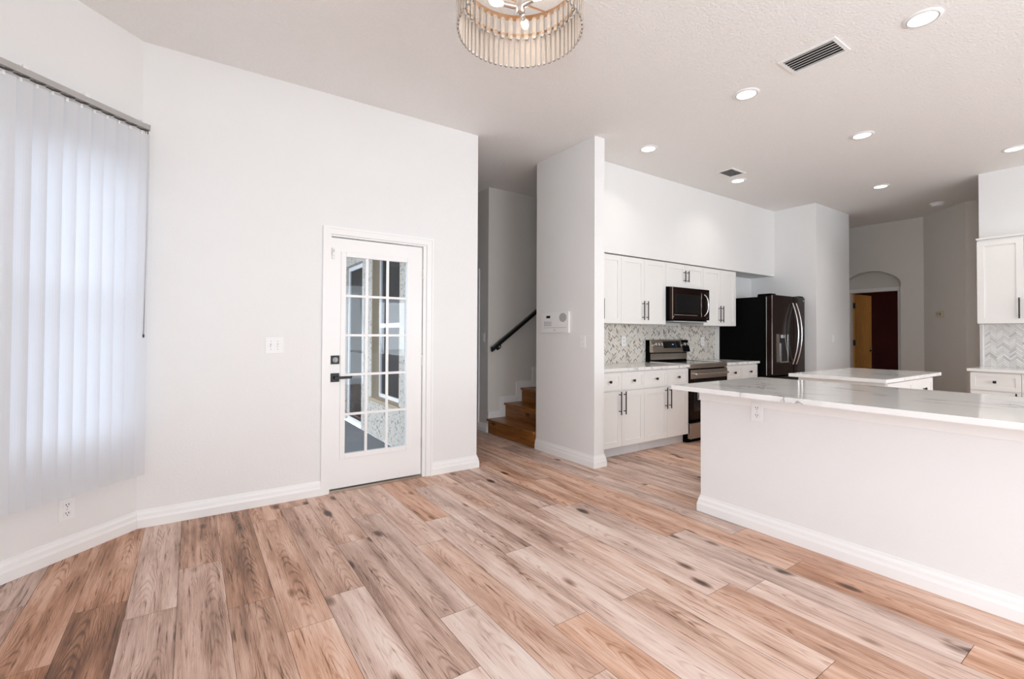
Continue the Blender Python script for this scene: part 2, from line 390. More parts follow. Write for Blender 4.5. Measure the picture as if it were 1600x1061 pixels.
# ------------------------------------------------------------------ floor (planks run along y)
def make_floor():
    PW, PL, E0 = 0.1905, 1.355, -0.043
    # joints read off the photograph (row -> y of one board end)
    joint = {-4: 3.05, -3: 2.46, -2: 2.845, -1: 1.30, 0: 3.06, 1: 2.50, 2: 2.17, 3: 2.355, 4: 2.90, 5: 1.90, 6: 2.62, 7: 2.93, 8: 2.25, 9: 2.903,
             10: 2.154, 11: 2.70, 12: 1.266, 13: 1.877, 14: 1.256, 15: 1.668}
    # (row, y of the board's far end at most) -> tone 0..1, for the boards one sees best; found by any y inside the board
    tones = {(-4, 3.3): .42, (-4, 2.5): .38, (-3, 2.9): .47, (-3, 2.0): .26, (-2, 3.2): .48, (-2, 2.4): .20, (-1, 2.2): .44, (0, 3.3): .42, (0, 2.4): .50,
             (1, 2.9): .34, (1, 2.0): .44, (2, 2.8): .50, (2, 1.8): .62, (3, 2.9): .42, (3, 1.8): .60, (4, 3.3): .50, (4, 2.2): .40, (4, 1.2): .70,
             (5, 2.4): .50, (5, 1.4): .68, (6, 2.0): .55, (6, 1.2): .64, (7, 2.2): .62, (7, 1.2): .52, (8, 1.7): .66, (9, 2.2): .54, (9, 1.2): .56,
             (10, 1.6): .62, (10, 2.6): .48, (11, 2.0): .64, (12, 1.9): .56, (12, .8): .60, (13, 1.0): .52, (13, 2.2): .50, (14, .9): .46, (14, 1.6): .60,
             (15, 1.2): .58, (7, 3.3): .55, (8, 3.2): .5, (9, 3.3): .56}
    bm = bm_new(); uvl = bm.loops.layers.uv.new('board'); cl = bm.loops.layers.float_color.new('plank')
    rnd = random.Random(11)
    g = 0.0009
    for row in range(-6, 56):
        xa, xb = E0 + row*PW, E0 + (row+1)*PW
        ylo, yhi = -4.1, (4.0 if xa < 2.0 else 9.1)
        j = joint.get(row, rnd.uniform(0, PL))
        k0 = math.floor((ylo - j)/PL); k1 = math.ceil((yhi - j)/PL)
        for k in range(k0, k1):
            ya, yb = max(ylo, j + k*PL), min(yhi, j + (k+1)*PL)
            if yb - ya < 0.01: continue
            tone = rnd.uniform(0.36, 0.64)
            for (rr, yy), tv in tones.items():
                if rr == row and ya < yy < yb: tone = tv - (0.07 if row < 2 else 0.0)  # left rows darkened: the weaker daylight there is put into the tone
            c = (rnd.random(), rnd.random(), tone, 1)
            vs = [bm.verts.new(p) for p in ((xa+g, ya+g, 0), (xb-g, ya+g, 0), (xb-g, yb-g, 0), (xa+g, yb-g, 0))]
            f = bm.faces.new(vs)
            for lp in f.loops:
                lp[uvl].uv = (lp.vert.co.x - xa, lp.vert.co.y - ya); lp[cl] = c
    # sub-floor seen in the hairline joints
    vs = [bm.verts.new(p) for p in ((-1.3, -4.1, -.002), (10.7, -4.1, -.002), (10.7, 9.1, -.002), (1.99, 9.1, -.002), (1.99, 4.05, -.002), (-1.3, 4.05, -.002))]
    f = bm.faces.new(vs)
    for lp in f.loops: lp[cl] = (0.5, 0.5, -0.6, 1); lp[uvl].uv = (0, 0)
    me = bpy.data.meshes.new('floor'); bm.to_mesh(me); bm.free(); me.materials.append(M_FLOOR)
    o = bpy.data.objects.new('floor', me); COL.objects.link(o); o['kind'] = 'structure'
make_floor()

# ------------------------------------------------------------------ ceiling
bm = bm_new()
prism(bm, [(-1.2, -4.2), (10.8, -4.2), (10.8, 9.2), (1.99, 9.2), (1.99, 4.08), (-1.2, 4.08)], 'z', H, H + 0.12)
struct('ceiling', bm, M_CEIL)

# ------------------------------------------------------------------ walls
DX0, DX1, DZ1 = 0.888, 1.700, 2.032      # patio door opening
bm = bm_new(); wall_x(bm, X0 - 0.10, X1, YA, 4.08, [(DX0, DX1, -0.001, DZ1)])
struct('wall_north', bm, M_WALL)
# bay wall (45 degrees) with its window: built along local x, interior face at y=0, then turned
def bay_xf():
    m = Matrix((BAYDIR, -BAYN, Vector((0,0,1)))).transposed().to_4x4(); m.translation = (X0, YA, 0); return m
BX = bay_xf()
WT0, WT1, WZ0, WZ1 = 0.10, 0.735, 0.64, 2.30
bm = bm_new(); wall_x(bm, -0.08, BAYL, 0, 0.2, [(WT0, WT1, WZ0, WZ1)])
struct('wall_bay', bm, M_WALL, xf=BX)
BE = Vector((X0, YA, 0)) + BAYDIR*BAYL
bm = bm_new(); wall_y(bm, -4.0, BE.y + 0.06, BE.x - 0.18, BE.x, [(-2.4, -0.2, 0.4, 2.3)]); struct('wall_west', bm, M_WALL)
bm = bm_new(); wall_x(bm, BE.x - 0.18, 10.6, -4.18, -4.0, [(-0.2, 3.6, 0.0, 2.45), (3.9, 6.1, 0.5, 2.2)]); struct('wall_south', bm, M_WALL)
bm = bm_new(); box(bm, XP, XP + TP, YP, YPB, 0, H); struct('wall_pillar', bm, M_WALL)
bm = bm_new(); box(bm, XP + TP, XN, YK, YPB, 0, H); struct('wall_kitchen', bm, M_WALL)
bm = bm_new(); box(bm, XP + TP, XN, YS, YK, ZS, H); struct('wall_soffit', bm, M_WALL)
bm = bm_new(); box(bm, XN, XN2, YN, YPB, 0, H); struct('wall_pantry', bm, M_WALL)
bm = bm_new(); wall_y(bm, -4.0, YR, XR, XR + 0.12); struct('wall_east', bm, M_WALL)
# patio side wall / hall left wall, with a window and a sliding door seen from the patio
PX0 = 1.99
bm = bm_new(); wall_y(bm, 4.08, 9.2, PX0, X1, [(5.28, 6.32, 0.38, 2.52), (6.76, 7.70, -0.1, 2.30)], z0=-0.1); struct('wall_patio', bm, M_STUCCO)
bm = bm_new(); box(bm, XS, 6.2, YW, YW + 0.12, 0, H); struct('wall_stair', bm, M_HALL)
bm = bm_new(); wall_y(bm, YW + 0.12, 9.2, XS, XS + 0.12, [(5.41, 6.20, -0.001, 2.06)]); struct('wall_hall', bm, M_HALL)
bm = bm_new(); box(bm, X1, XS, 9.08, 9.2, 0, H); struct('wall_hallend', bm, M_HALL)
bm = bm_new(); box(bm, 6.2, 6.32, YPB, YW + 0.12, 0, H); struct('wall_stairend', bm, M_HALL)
# corridor beyond the kitchen: arched wall, 45 degree wall, return
ARY0, ARY1, ARS, ARA = 2.726, 3.56, 2.172, 2.355
bm = bm_new()
arc = []
cyA = (ARY0 + ARY1)/2; hw = (ARY1 - ARY0)/2; sag = ARA - ARS; Rr = (hw*hw + sag*sag)/(2*sag)
for k in range(25):
    y = ARY0 + (ARY1 - ARY0)*k/24; arc.append((y, ARS + math.sqrt(max(0, Rr*Rr - (y - cyA)**2)) - (Rr - sag)))
poly = [(2.43, 0), (ARY0, 0)] + arc + [(ARY1, 0), (5.6, 0), (5.6, H), (2.43, H)]
# split into simple quads (concave outline)
A = []
def strip(bm, ys, zlo, zhi, xa, xb):
    for i in range(len(ys)-1):
        prism(bm, [(ys[i], zlo[i]), (ys[i+1], zlo[i+1]), (ys[i+1], zhi), (ys[i], zhi)], 'x', xa, xb)
strip(bm, [2.43, ARY0], [0, 0], H, XH, XH + 0.14)
strip(bm, [a[0] for a in arc], [a[1] for a in arc], H, XH, XH + 0.14)
strip(bm, [ARY1, 5.6], [0, 0], H, XH, XH + 0.14)
bmesh.ops.remove_doubles(bm, verts=bm.verts, dist=1e-5)
struct('wall_arch', bm, M_HALL)
bm = bm_new()
prism(bm, [(XH, 2.43), (8.881, 1.818), (8.98, 1.72), (XH + .14, 2.36), (XH + .14, 2.43)], 'z', 0, H); struct('wall_angled', bm, M_HALL)
bm = bm_new(); box(bm, 8.881, 9.0, -4.0, 1.818, 0, H); struct('wall_corridor', bm, M_HALL)
bm = bm_new(); box(bm, 8.2, XH + .14, 5.6, 5.72, 0, H); struct('wall_corridorend', bm, M_HALL)
bm = bm_new(); box(bm, XN2 - 0.12, XN2, YPB, 5.6, 0, H); struct('wall_corridorside', bm, M_HALL)
# arch niche and the doorway at its back (x = 9.75)
ND = 9.75
bm = bm_new(); wall_y(bm, 2.58, 3.75, ND, ND + 0.12, [(2.83, 3.545, -0.001, 2.02)], z1=2.6); struct('wall_niche', bm, M_HALL)
bm = bm_new(); box(bm, XH + .14, ND, ARY0 - .12, ARY0, 0, 2.6); box(bm, XH + .14, ND, ARY1, ARY1 + .12, 0, 2.6); box(bm, XH + .14, ND, ARY0 - .12, ARY1 + .12, 2.42, 2.6); struct('wall_nichesides', bm, M_HALL)
# dark room behind
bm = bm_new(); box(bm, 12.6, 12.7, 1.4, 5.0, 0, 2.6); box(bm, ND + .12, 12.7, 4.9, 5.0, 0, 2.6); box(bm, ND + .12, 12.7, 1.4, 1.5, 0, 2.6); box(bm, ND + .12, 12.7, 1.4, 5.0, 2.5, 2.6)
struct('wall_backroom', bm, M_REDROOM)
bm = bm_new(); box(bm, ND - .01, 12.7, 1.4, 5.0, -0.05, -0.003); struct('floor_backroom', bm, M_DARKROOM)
# peninsula half wall
bm = bm_new(); box(bm, XPEN, XPEN + 0.12, -2.2, YPEN, 0, 0.855); struct('wall_peninsula', bm, M_WALL)

# ------------------------------------------------------------------ baseboards, trims
BB = [(0, 0), (-0.020, 0), (-0.020, 0.052), (-0.015, 0.068), (-0.013, 0.085), (-0.006, 0.100), (-0.004, 0.112), (0, 0.112)]
def baseboard(name, p0, p1, nrm, e0=0.0, e1=0.0, mat=M_TRIM):
    """moulding along p0->p1 on the wall plane, nrm points into the room; e0/e1 extend ends with a mitre"""
    p0, p1, n = Vector((*p0, 0)), Vector((*p1, 0)), Vector((*nrm, 0)).normalized(); d = (p1 - p0).normalized()
    bm = bm_new(); A, B = [], []
    for o, z in BB:
        off = -o
        A.append(bm.verts.new(p0 + n*off - d*(off*e0) + Vector((0,0,z+0.0005)))); B.append(bm.verts.new(p1 + n*off + d*(off*e1) + Vector((0,0,z+0.0005))))
    bm.faces.new(A); bm.faces.new(list(reversed(B)))
    for i in range(len(A)): bm.faces.new((A[i], B[i], B[(i+1) % len(A)], A[(i+1) % len(A)]))
    return struct(name, bm, mat)
t22 = math.tan(PI/8)
baseboard('baseboard_north', (X0, YA), (0.829, YA), (0, -1), -t22, 0)
baseboard('baseboard_northend', (1.760, YA), (X1, YA), (0, -1), 0, 1)
baseboard('baseboard_hallreturn', (X1, YA), (X1, 9.0), (1, 0), 1, 0)
be2 = Vector((X0, YA, 0)) + BAYDIR*BAYL
baseboard('baseboard_bay', (X0, YA), (be2.x, be2.y), (BAYN.x, BAYN.y), -t22, 0)
baseboard('baseboard_pillar', (XP, YPB), (XP, YP), (-1, 0), 0, 1)
baseboard('baseboard_pillarend', (XP, YP), (XP + TP, YP), (0, -1), 1, 1)
baseboard('baseboard_pillarside', (XP + TP, YP), (XP + TP, 3.375), (1, 0), 1, 0)
baseboard('baseboard_peninsula', (XPEN, YPEN), (XPEN, -2.2), (-1, 0), 1, 0)
baseboard('baseboard_peninsulaend', (XPEN, YPEN), (XPEN + .12, YPEN), (0, 1), 1, 0)
baseboard('baseboard_pantry', (XN, YN), (XN2, YN), (0, -1), 0, 1)
baseboard('baseboard_angled', (XH, 2.43), (8.881, 1.818), (-.707, .707), 0, 0)
baseboard('baseboard_hall', (XS, YW), (XS, 5.352), (-1, 0), 0, 0)
# board under the peninsula counter
bm = bm_new(); box(bm, XPEN - 0.016, XPEN - 0.0005, -2.2, YPEN + 0.012, 0.790, 0.8795, bev=0.003); box(bm, XPEN - 0.016, XPEN + .12, YPEN + 0.0005, YPEN + 0.012, 0.790, 0.8795)
struct('trim_1', bm, M_TRIM)
# door casing of the patio door
def casing(name, x0, x1, ztop, y, w=0.06, t=0.014, jl=0.0, mat=M_TRIM, wr=None):
    wr = wr or w
    bm = bm_new()
    for a, b_ in ((x0, x0 + w), (x1 - wr, x1)):
        box(bm, a, b_, y - t, y - .0005, 0.0005, ztop - w)
    box(bm, x0, x1, y - t, y - .0005, ztop - w, ztop)
    # raised outer bead
    box(bm, x0, x0 + 0.016, y - t - 0.006, y - t, 0.0005, ztop - .016); box(bm, x1 - 0.016, x1, y - t - 0.006, y - t, 0.0005, ztop - .016); box(bm, x0, x1, y - t - 0.006, y - t, ztop - 0.016, ztop)
    return struct(name, bm, mat)
casing('trim_2', 0.829, 1.760, 2.096, YA)
# jamb lining of the patio door
bm = bm_new()
box(bm, DX0 + .0005, DX0 + 0.008, YA, 4.07, 0, DZ1 - 0.0005); box(bm, DX1 - 0.030, DX1 - .0005, YA, 4.07, 0, DZ1 - 0.0005); box(bm, DX0 + 0.008, DX1 - .030, YA, 4.07, DZ1 - 0.010, DZ1 - .0005)
struct('trim_3', bm, M_TRIM)
bm = bm_new(); box(bm, DX0 + 0.009, DX1 - 0.031, YA - 0.004, 4.06, 0.001, 0.018); struct('trim_4', bm, M_STEEL)

# ------------------------------------------------------------------ patio door
def make_patio_door():
    d = thing('door_1', 'white patio door with fifteen glass panes and black lever', 'door', (0, 0, 0), kind='structure')
    ya, yb = YA + 0.014, YA + 0.056
    x0, x1, z0, z1 = 0.899, 1.663, 0.026, 2.012
    gx0, gx1, gz0, gz1 = 1.008, 1.528, 0.288, 1.872
    bm = bm_new(); wall_x(bm, x0, x1, ya, yb, [(gx0, gx1, gz0, gz1)], z1=z1, z0=z0)
    leaf = obj('door_leaf', bm, M_TRIM, d)
    bm = bm_new()
    w = 0.036
    for (a, b_, c, e) in ((gx0 - w, gx0 + .004, gz0 - w, gz1 + w), (gx1 - .004, gx1 + w, gz0 - w, gz1 + w)): box(bm, a, b_, ya - 0.008, ya + 0.012, c, e, bev=0.003)
    for (c, e) in ((gz0 - w, gz0 + .004), (gz1 - .004, gz1 + w)): box(bm, gx0 + .004, gx1 - .004, ya - 0.008, ya + 0.012, c, e, bev=0.003)
    obj('glazing_frame', bm, M_TRIM, d)
    bm = bm_new()
    for i in (1, 2):
        x = gx0 + (gx1 - gx0)*i/3; box(bm, x - 0.010, x + 0.010, ya - 0.004, ya + 0.014, gz0, gz1, bev=0.002)
    for i in (1, 2, 3, 4):
        z = gz0 + (gz1 - gz0)*i/5; box(bm, gx0, gx1, ya - 0.003, ya + 0.013, z - 0.010, z + 0.010, bev=0.002)
    obj('glazing_bars', bm, M_TRIM, d)
    bx('glass_pane', M_GLASS, d, gx0 - .003, gx1 + .003, ya + 0.018, ya + 0.024, gz0 - .003, gz1 + .003)
    # deadbolt
    db = bx('deadbolt', M_BLACK, d, 0.897, 0.965, ya - 0.012, ya - .0003, 1.010, 1.078, bev=0.003, label='black square deadbolt plate')
    bm = bm_new(); lathe(bm, [(0.020, -0.012), (0.020, -0.020), (0.017, -0.022)], (0.931, ya, 1.044), 20, 'y'); box(bm, 0.926, 0.936, ya - 0.034, ya - 0.020, 1.028, 1.060, bev=0.002)
    obj('thumb_turn', bm, M_GREYPL, db)
    h = bx('door_handle', M_BLACK, d, 0.898, 0.964, ya - 0.012, ya - .0003, 0.869, 0.938, bev=0.003, label='black square lever handle')
    bm = bm_new(); tube(bm, [(0.931, ya - 0.010, 0.904), (0.931, ya - 0.048, 0.904)], 0.011, 14); box(bm, 0.920, 1.052, ya - 0.056, ya - 0.042, 0.894, 0.914, bev=0.003)
    obj('lever', bm, M_BLACK, h)
    for z in (1.78, 1.02, 0.30):
        bm = bm_new(); tube(bm, [(1.668, ya - 0.001, z - 0.045), (1.668, ya - 0.001, z + 0.045)], 0.005, 8); obj('hinge', bm, M_STEEL, d)
    s = thing('alarm_contact', 'small white alarm contact at the upper corner of the patio door', 'sensor', (0.912, ya - .0005, 1.895))
    bx('sensor_body', M_PLATE, s, -0.011, 0.011, -0.014, 0, -0.028, 0.036, bev=0.003)
    bx('seam', M_GREYPL, s, -0.003, 0.003, -0.0155, -0.0145, 0.000, 0.022)
    bx('magnet', M_PLATE, s, -0.011, 0.011, -0.012, 0, -0.052, -0.036, bev=0.002)
make_patio_door()

# ------------------------------------------------------------------ outside: the patio
bm = bm_new(); box(bm, -6, PX0 - .002, 4.082, 12, -0.25, -0.1); struct('floor_patio', bm, M_CONC)
bm = bm_new(); box(bm, -0.4, 1.985, 4.082, 9.6, 2.86, 2.98); struct('ceiling_patio', bm, M_VINYL)
bm = bm_new(); box(bm, -0.4, -0.28, 4.09, 9.6, 2.62, 2.86); box(bm, -0.28, 1.985, 9.45, 9.6, 2.62, 2.86); struct('trim_5', bm, M_VINYL)
bm = bm_new(); box(bm, 0.2, PX0, 9.3, 9.4, -0.1, 2.62); struct('wall_patioend', bm, M_STUCCO)
# recessed window with tan reveal
bm = bm_new()
box(bm, PX0 + .003, PX0 + 0.150, 6.3, 6.319, 0.40, 2.52); box(bm, PX0 + .003, PX0 + 0.150, 5.281, 5.30, 0.40, 2.52); box(bm, PX0 + .003, PX0 + 0.150, 5.281, 6.319, 2.50, 2.519)
struct('trim_6', bm, M_REVEAL)
bm = bm_new(); box(bm, PX0 - 0.025, PX0 + 0.150, 5.25, 6.35, 0.36, 0.405, bev=0.006); struct('trim_7', bm, M_REVEAL)
def win_frame(name, y0, y1, z0, z1, x, rail=None, fw=0.045, glass=M_TGLASS):
    w = thing(name, None, None, (x, (y0+y1)/2, z0), kind='structure')
    ya, yb, zt = -(y1-y0)/2, (y1-y0)/2, z1 - z0
    bm = bm_new()
    box(bm, 0, 0.05, ya, ya + fw, 0, zt); box(bm, 0, 0.05, yb - fw, yb, 0, zt); box(bm, 0, 0.05, ya + fw, yb - fw, 0, fw); box(bm, 0, 0.05, ya + fw, yb - fw, zt - fw, zt)
    if rail: box(bm, -0.012, 0.0498, ya + fw, yb - fw, rail - z0 - 0.028, rail - z0 + 0.028)
    obj('window_frame', bm, M_VINYL, w)
    bm = bm_new(); box(bm, 0.022, 0.028, ya + fw, yb - fw, fw, zt - fw); obj('window_pane', bm, glass, w)
    return w
win_frame('window_2', 5.302, 6.298, 0.406, 2.499, PX0 + 0.10, rail=1.36)
win_frame('window_3', 6.765, 7.69, -0.095, 2.295, PX0 + 0.06, fw=0.06)
# bay window behind the blind
def bay_window():
    w = thing('window_1', None, None, (0, 0, 0), kind='structure')
    bm = bm_new(); f = 0.045
    box(bm, WT0 + .001, WT0 + f, 0.09, 0.15, WZ0, WZ1); box(bm, WT1 - f, WT1 - .001, 0.09, 0.15, WZ0, WZ1); box(bm, WT0 + f, WT1 - f, 0.09, 0.15, WZ0 + .001, WZ0 + f); box(bm, WT0 + f, WT1 - f, 0.09, 0.15, WZ1 - f, WZ1 - .001); box(bm, WT0 + f, WT1 - f, 0.085, 0.15, 1.42, 1.47)
    obj('window_frame', bm, M_VINYL, w, xf=BX.copy())
    bm = bm_new(); box(bm, WT0 + f, WT1 - f, 0.117, 0.122, WZ0 + f, WZ1 - f); obj('window_pane', bm, M_WGLASS, w, xf=BX.copy())
    bm = bm_new(); box(bm, WT0 - .02, WT1 + .02, -0.012, 0.088, WZ0 - 0.022, WZ0 - .001, bev=0.003); obj('window_sill', bm, M_TRIM, w, xf=BX.copy())
bay_window()

# ------------------------------------------------------------------ vertical blind
def make_blind():
    b = thing('vertical_blind', 'white vertical blind with grey headrail closed over the bay window', 'blind', tuple(BX @ Vector((0.4, 0, 2.55))))
    loc = Matrix.Translation(-b.location)
    def part(name, bm, mat, parent=b, **kw): return obj(name, bm, mat, parent, xf=loc @ BX, **kw)
    zt, off = 2.560, 0.105      # local -y is into the room
    r0, r1 = 0.058, 0.80
    bm = bm_new(); box(bm, r0, r1, -off - 0.020, -off + 0.020, zt - 0.034, zt, bev=0.004); part('headrail', bm, M_HEADRAIL)
    bm = bm_new(); box(bm, r0 - 0.006, r0, -off - 0.021, -off + 0.021, zt - 0.038, zt + .001, bev=0.002); part('end_cap', bm, M_GREYPL)
    for t in (0.10, 0.42, 0.70):
        bm = bm_new(); box(bm, t - 0.018, t + 0.018, -off - 0.010, -0.001, zt + 0.001, zt + 0.008); box(bm, t - .012, t + .012, -off - 0.024, -off - 0.008, zt - .004, zt + 0.010); part('mounting_bracket', bm, M_PLATE)
    n = 11; sp = 0.0680; ang = math.radians(24)
    for i in range(n):
        t = 0.095 + sp*i
        bm = bm_new(); hw, sag = 0.0445, 0.006
        z0, z1 = 0.365, 2.498
        cols = []
        for k in range(9):
            s = -1 + 2*k/8
            u = s*hw; vv = sag*(1 - s*s)
            x = t + u*math.cos(ang) + vv*math.sin(ang); y = -off + u*math.sin(ang)*1.0 - vv*math.cos(ang)
            cols.append((x, y))
        for th in (0, ):
            A = [bm.verts.new((x, y, z0)) for x, y in cols]; B = [bm.verts.new((x, y, z1)) for x, y in cols]
            A2 = [bm.verts.new((x, y + 0.0009, z0)) for x, y in cols]; B2 = [bm.verts.new((x, y + 0.0009, z1)) for x, y in cols]
            for k in range(8):
                bm.faces.new((A[k], A[k+1], B[k+1], B[k])); bm.faces.new((A2[k+1], A2[k], B2[k], B2[k+1])); bm.faces.new((B[k], B[k+1], B2[k+1], B2[k])); bm.faces.new((A2[k], A2[k+1], A[k+1], A[k]))
            bm.faces.new((A[0], B[0], B2[0], A2[0])); bm.faces.new((B[8], A[8], A2[8], B2[8]))
        v = part('vane', bm, M_VANE, smooth=False)
        bm = bm_new(); tube(bm, [(t, -off, 2.490), (t, -off - .002, 2.510), (t, -off, 2.527)], [0.010, 0.006, 0.005], 8)
        part('vane_clip', bm, M_PLATE, v)
        bm = bm_new(); tube(bm, [(t - 0.030, -off - 0.010, 2.524), (t - 0.012, -off - .016, 2.517), (t + 0.010, -off - .012, 2.515), (t + 0.028, -off + .002, 2.520)], [0.003, 0.0055, 0.0055, 0.003], 8); part('carrier', bm, M_SLOT, v)
    bm = bm_new(); tube(bm, [(0.062, -off - 0.012, 2.527), (0.064, -off - 0.013, 1.90), (0.072, -off - 0.012, 1.235)], 0.0028, 8); lathe(bm, [(0.002, 1.245), (0.006, 1.238), (0.006, 1.225), (0.002, 1.218)], (0.072, -off - 0.012, 0), 10); part('wand', bm, M_SLOT)
    bm = bm_new(); tube(bm, [(0.060, -off + 0.006, 2.527), (0.060, -off + 0.006, 2.0), (0.060, -off + 0.006, 1.52)], 0.0016, 6); lathe(bm, [(0.001, 1.53), (0.006, 1.522), (0.006, 1.505), (0.001, 1.498)], (0.060, -off + .006, 0), 8); part('cord', bm, M_SLOT)
make_blind()

# ------------------------------------------------------------------ wall plates  (local: plate in xz plane, faces -y)
def plate_base(t, w, h, th=0.006):
    bx('plate', M_PLATE, t, -w/2, w/2, -th, -0.0004, -h/2, h/2, bev=0.002)
def outlet(name, label, loc, rotz):
    t = thing(name, label, 'outlet', loc, rotz); plate_base(t, 0.076, 0.120)
    for s in (-1, 1):
        r = bx('receptacle', M_PLATE, t, -0.017, 0.017, -0.0085, -0.006, s*0.0235 - 0.0145, s*0.0235 + 0.0145, bev=0.003)
        bm = bm_new(); zc = s*0.0235
        box(bm, -0.0085, -0.0050, -0.0092, -0.0083, zc - 0.001, zc + 0.009); box(bm, 0.0050, 0.0085, -0.0092, -0.0083, zc - 0.001, zc + 0.009); lathe(bm, [(0.003, -0.0092), (0.003, -0.0083)], (0, 0, zc - 0.008), 10, 'y')
        obj('slots', bm, M_SLOT, r, label='dark socket slots')
    bm = bm_new(); lathe(bm, [(0.003, -0.0075), (0.003, -0.006)], (0, 0, 0), 10, 'y'); obj('screw', bm, M_GREYPL, t)
    return t
def switch(name, label, loc, rotz, gangs=1, rocker=False):
    t = thing(name, label, 'light switch', loc, rotz); plate_base(t, 0.074 + 0.046*(gangs-1), 0.118)
    for g in range(gangs):
        x = (g - (gangs-1)/2)*0.046
        if rocker:
            bx('rocker', M_TRIM, t, x - 0.016, x + 0.016, -0.010, -0.006, -0.033, 0.033, bev=0.002)
        else:
            bx('toggle_slot', M_GREYPL, t, x - 0.005, x + 0.005, -0.0066, -0.0058, -0.012, 0.012)
            bm = bm_new(); prism(bm, [(-0.006, -0.004), (-0.017, -0.010), (-0.017, -0.003), (-0.006, 0.007)], 'x', x - 0.004, x + 0.004); obj('toggle', bm, M_PLATE, t)
        for z in (-0.030, 0.030) if not rocker else (-0.048, 0.048):
            bm = bm_new(); lathe(bm, [(0.003, -0.0072), (0.003, -0.0058)], (x, 0, z), 10, 'y'); obj('screw', bm, M_GREYPL, t)
    return t
switch('light_switch', 'white double toggle switch plate between blind and patio door', (0.499, YA, 1.163), 0, 2)
switch('light_switch', 'white single switch plate below the intercom panel', (XP, 3.375, 1.183), -PI/2, 1)
switch('light_switch', 'white switch on the pantry wall beside the refrigerator', (7.82, YN, 1.213), 0, 1, True)
switch('light_switch', 'tan switch plate in the hallway by the stairs', (XS, 5.25, 1.212), -PI/2, 1, True)
bl = BX @ Vector((0.398, 0, 0.265))
outlet('wall_outlet', 'white outlet low on the wall under the vertical blind', (bl.x, bl.y, bl.z), math.atan2(0.6989, 0.7152))
outlet('wall_outlet', 'white outlet on the peninsula half wall under the counter', (XPEN - .0165, 1.600, 0.762), -PI/2)
outlet('wall_outlet', 'white outlet on the tile backsplash left of the range', (4.348, YK - 0.0105, 1.175), 0)
outlet('wall_outlet', 'white outlet on the tile backsplash right of the range', (5.97, YK - 0.0105, 1.165), 0)

# intercom panel on the pillar
def intercom():
    t = thing('intercom_panel', 'white wall intercom panel with speaker and buttons beside the stairs', 'intercom', (XP, 3.787, 1.378), -PI/2); t.scale = (1, 0.6, 1)
    w, h = 0.445, 0.215
    bx('housing', M_PLATE, t, -w/2, w/2, -0.035, -0.0005, -h/2, h/2, bev=0.006)
    bx('display', M_BLACK, t, -0.135, -0.070, -0.0365, -0.034, 0.045, 0.072, label='small black display')
    bm = bm_new(); lathe(bm, [(0.0, -0.0395), (0.030, -0.039), (0.046, -0.0365), (0.046, -0.034)], (0.135, 0, 0.048), 28, 'y')
    for v in bm.verts: v.co.x = 0.135 + (v.co.x - 0.135)*1.25
    obj('speaker_grille', bm, M_GREYPL, t)
    bm = bm_new()
    for i in range(5):
        for j in range(3): box(bm, -0.172 + i*0.026, -0.154 + i*0.026, -0.0375, -0.034, -0.036 + j*0.017, -0.025 + j*0.017)
    obj('keypad', bm, M_GREYPL, t)
    bm = bm_new(); lathe(bm, [(0.014, -0.034), (0.014, -0.041), (0.011, -0.042)], (0.132, 0, -0.024), 18, 'y'); obj('knob', bm, M_PLATE, t)
    bx('seam', M_GREYPL, t, -0.18, 0.19, -0.0362, -0.034, -0.056, -0.052)
    bx('logo_badge', M_GREYPL, t, -0.012, 0.012, -0.0365, -0.034, -0.083, -0.074)
intercom()
# thermostat on the angled hall wall, smoke detector
tl = Vector((9.223, 2.175, 1.583))
t = thing('thermostat', 'small beige thermostat on the angled hall wall', 'thermostat', (9.2235 - .0005, 2.1675 + .0005, 1.583), -PI/4 - PI/2 + 0.0)
bx('housing', M_BEIGEPL, t, -0.065, 0.065, -0.030, -0.001, -0.042, 0.042, bev=0.004); bx('screen', M_GREYPL, t, -0.045, 0.005, -0.032, -0.029, -0.012, 0.024); bx('button', M_SLOT, t, 0.025, 0.040, -0.032, -0.029, -0.010, 0.018)
t = thing('smoke_detector', 'white round smoke detector on the ceiling near the angled wall', 'smoke detector', (8.652, 2.062, H))
bm = bm_new(); lathe(bm, [(0.080, -0.0005), (0.080, -0.014), (0.074, -0.018)], n=32); obj('base_plate', bm, M_PLATE, t, smooth=True)
bm = bm_new(); lathe(bm, [(0.066, -0.016), (0.060, -0.044), (0.045, -0.052), (0.0, -0.053)], n=32); obj('cover', bm, M_PLATE, t, smooth=True)

# ------------------------------------------------------------------ ceiling downlights
def downlight(label, x, y, power=16):
    t = thing('downlight', label, 'ceiling light', (x, y, H), group=None)
    bm = bm_new(); lathe(bm, [(0.068, -0.002), (0.070, -0.009), (0.084, -0.010), (0.094, -0.004), (0.095, -0.0008), (0.068, -0.0008)], n=36, close=True); obj('trim_ring', bm, M_TRIM, t, smooth=True)
    bm = bm_new(); lathe(bm, [(0.066, -0.0035), (0.066, -0.0012)], n=32); obj('lens', bm, M_LENS, t)
    bm = bm_new(); lathe(bm, [(0.072, -0.0095), (0.075, -0.0112), (0.078, -0.0098)], n=36); bm.faces.ensure_lookup_table()
    for f in [f for f in bm.faces if len(f.verts) > 4]: bm.faces.remove(f)
    obj('inner_ring', bm, M_GREYPL, t)
    return t
DL = [('downlight nearest the front of the room, beyond the large vent', 3.545, 0.904), ('downlight beside the large ceiling vent, over the peninsula end', 3.543, 1.979),
      ('downlight beside the pillar wall, nearest the stair opening', 3.778, 3.132), ('downlight in the middle of the kitchen ceiling above the island', 5.159, 1.765),
      ('downlight nearest the right-hand wall cabinets', 6.768, 1.018), ('downlight beside the small ceiling vent by the soffit', 5.451, 3.153), ('downlight farthest back, by the hall opening', 7.118, 2.240)]
d0 = None
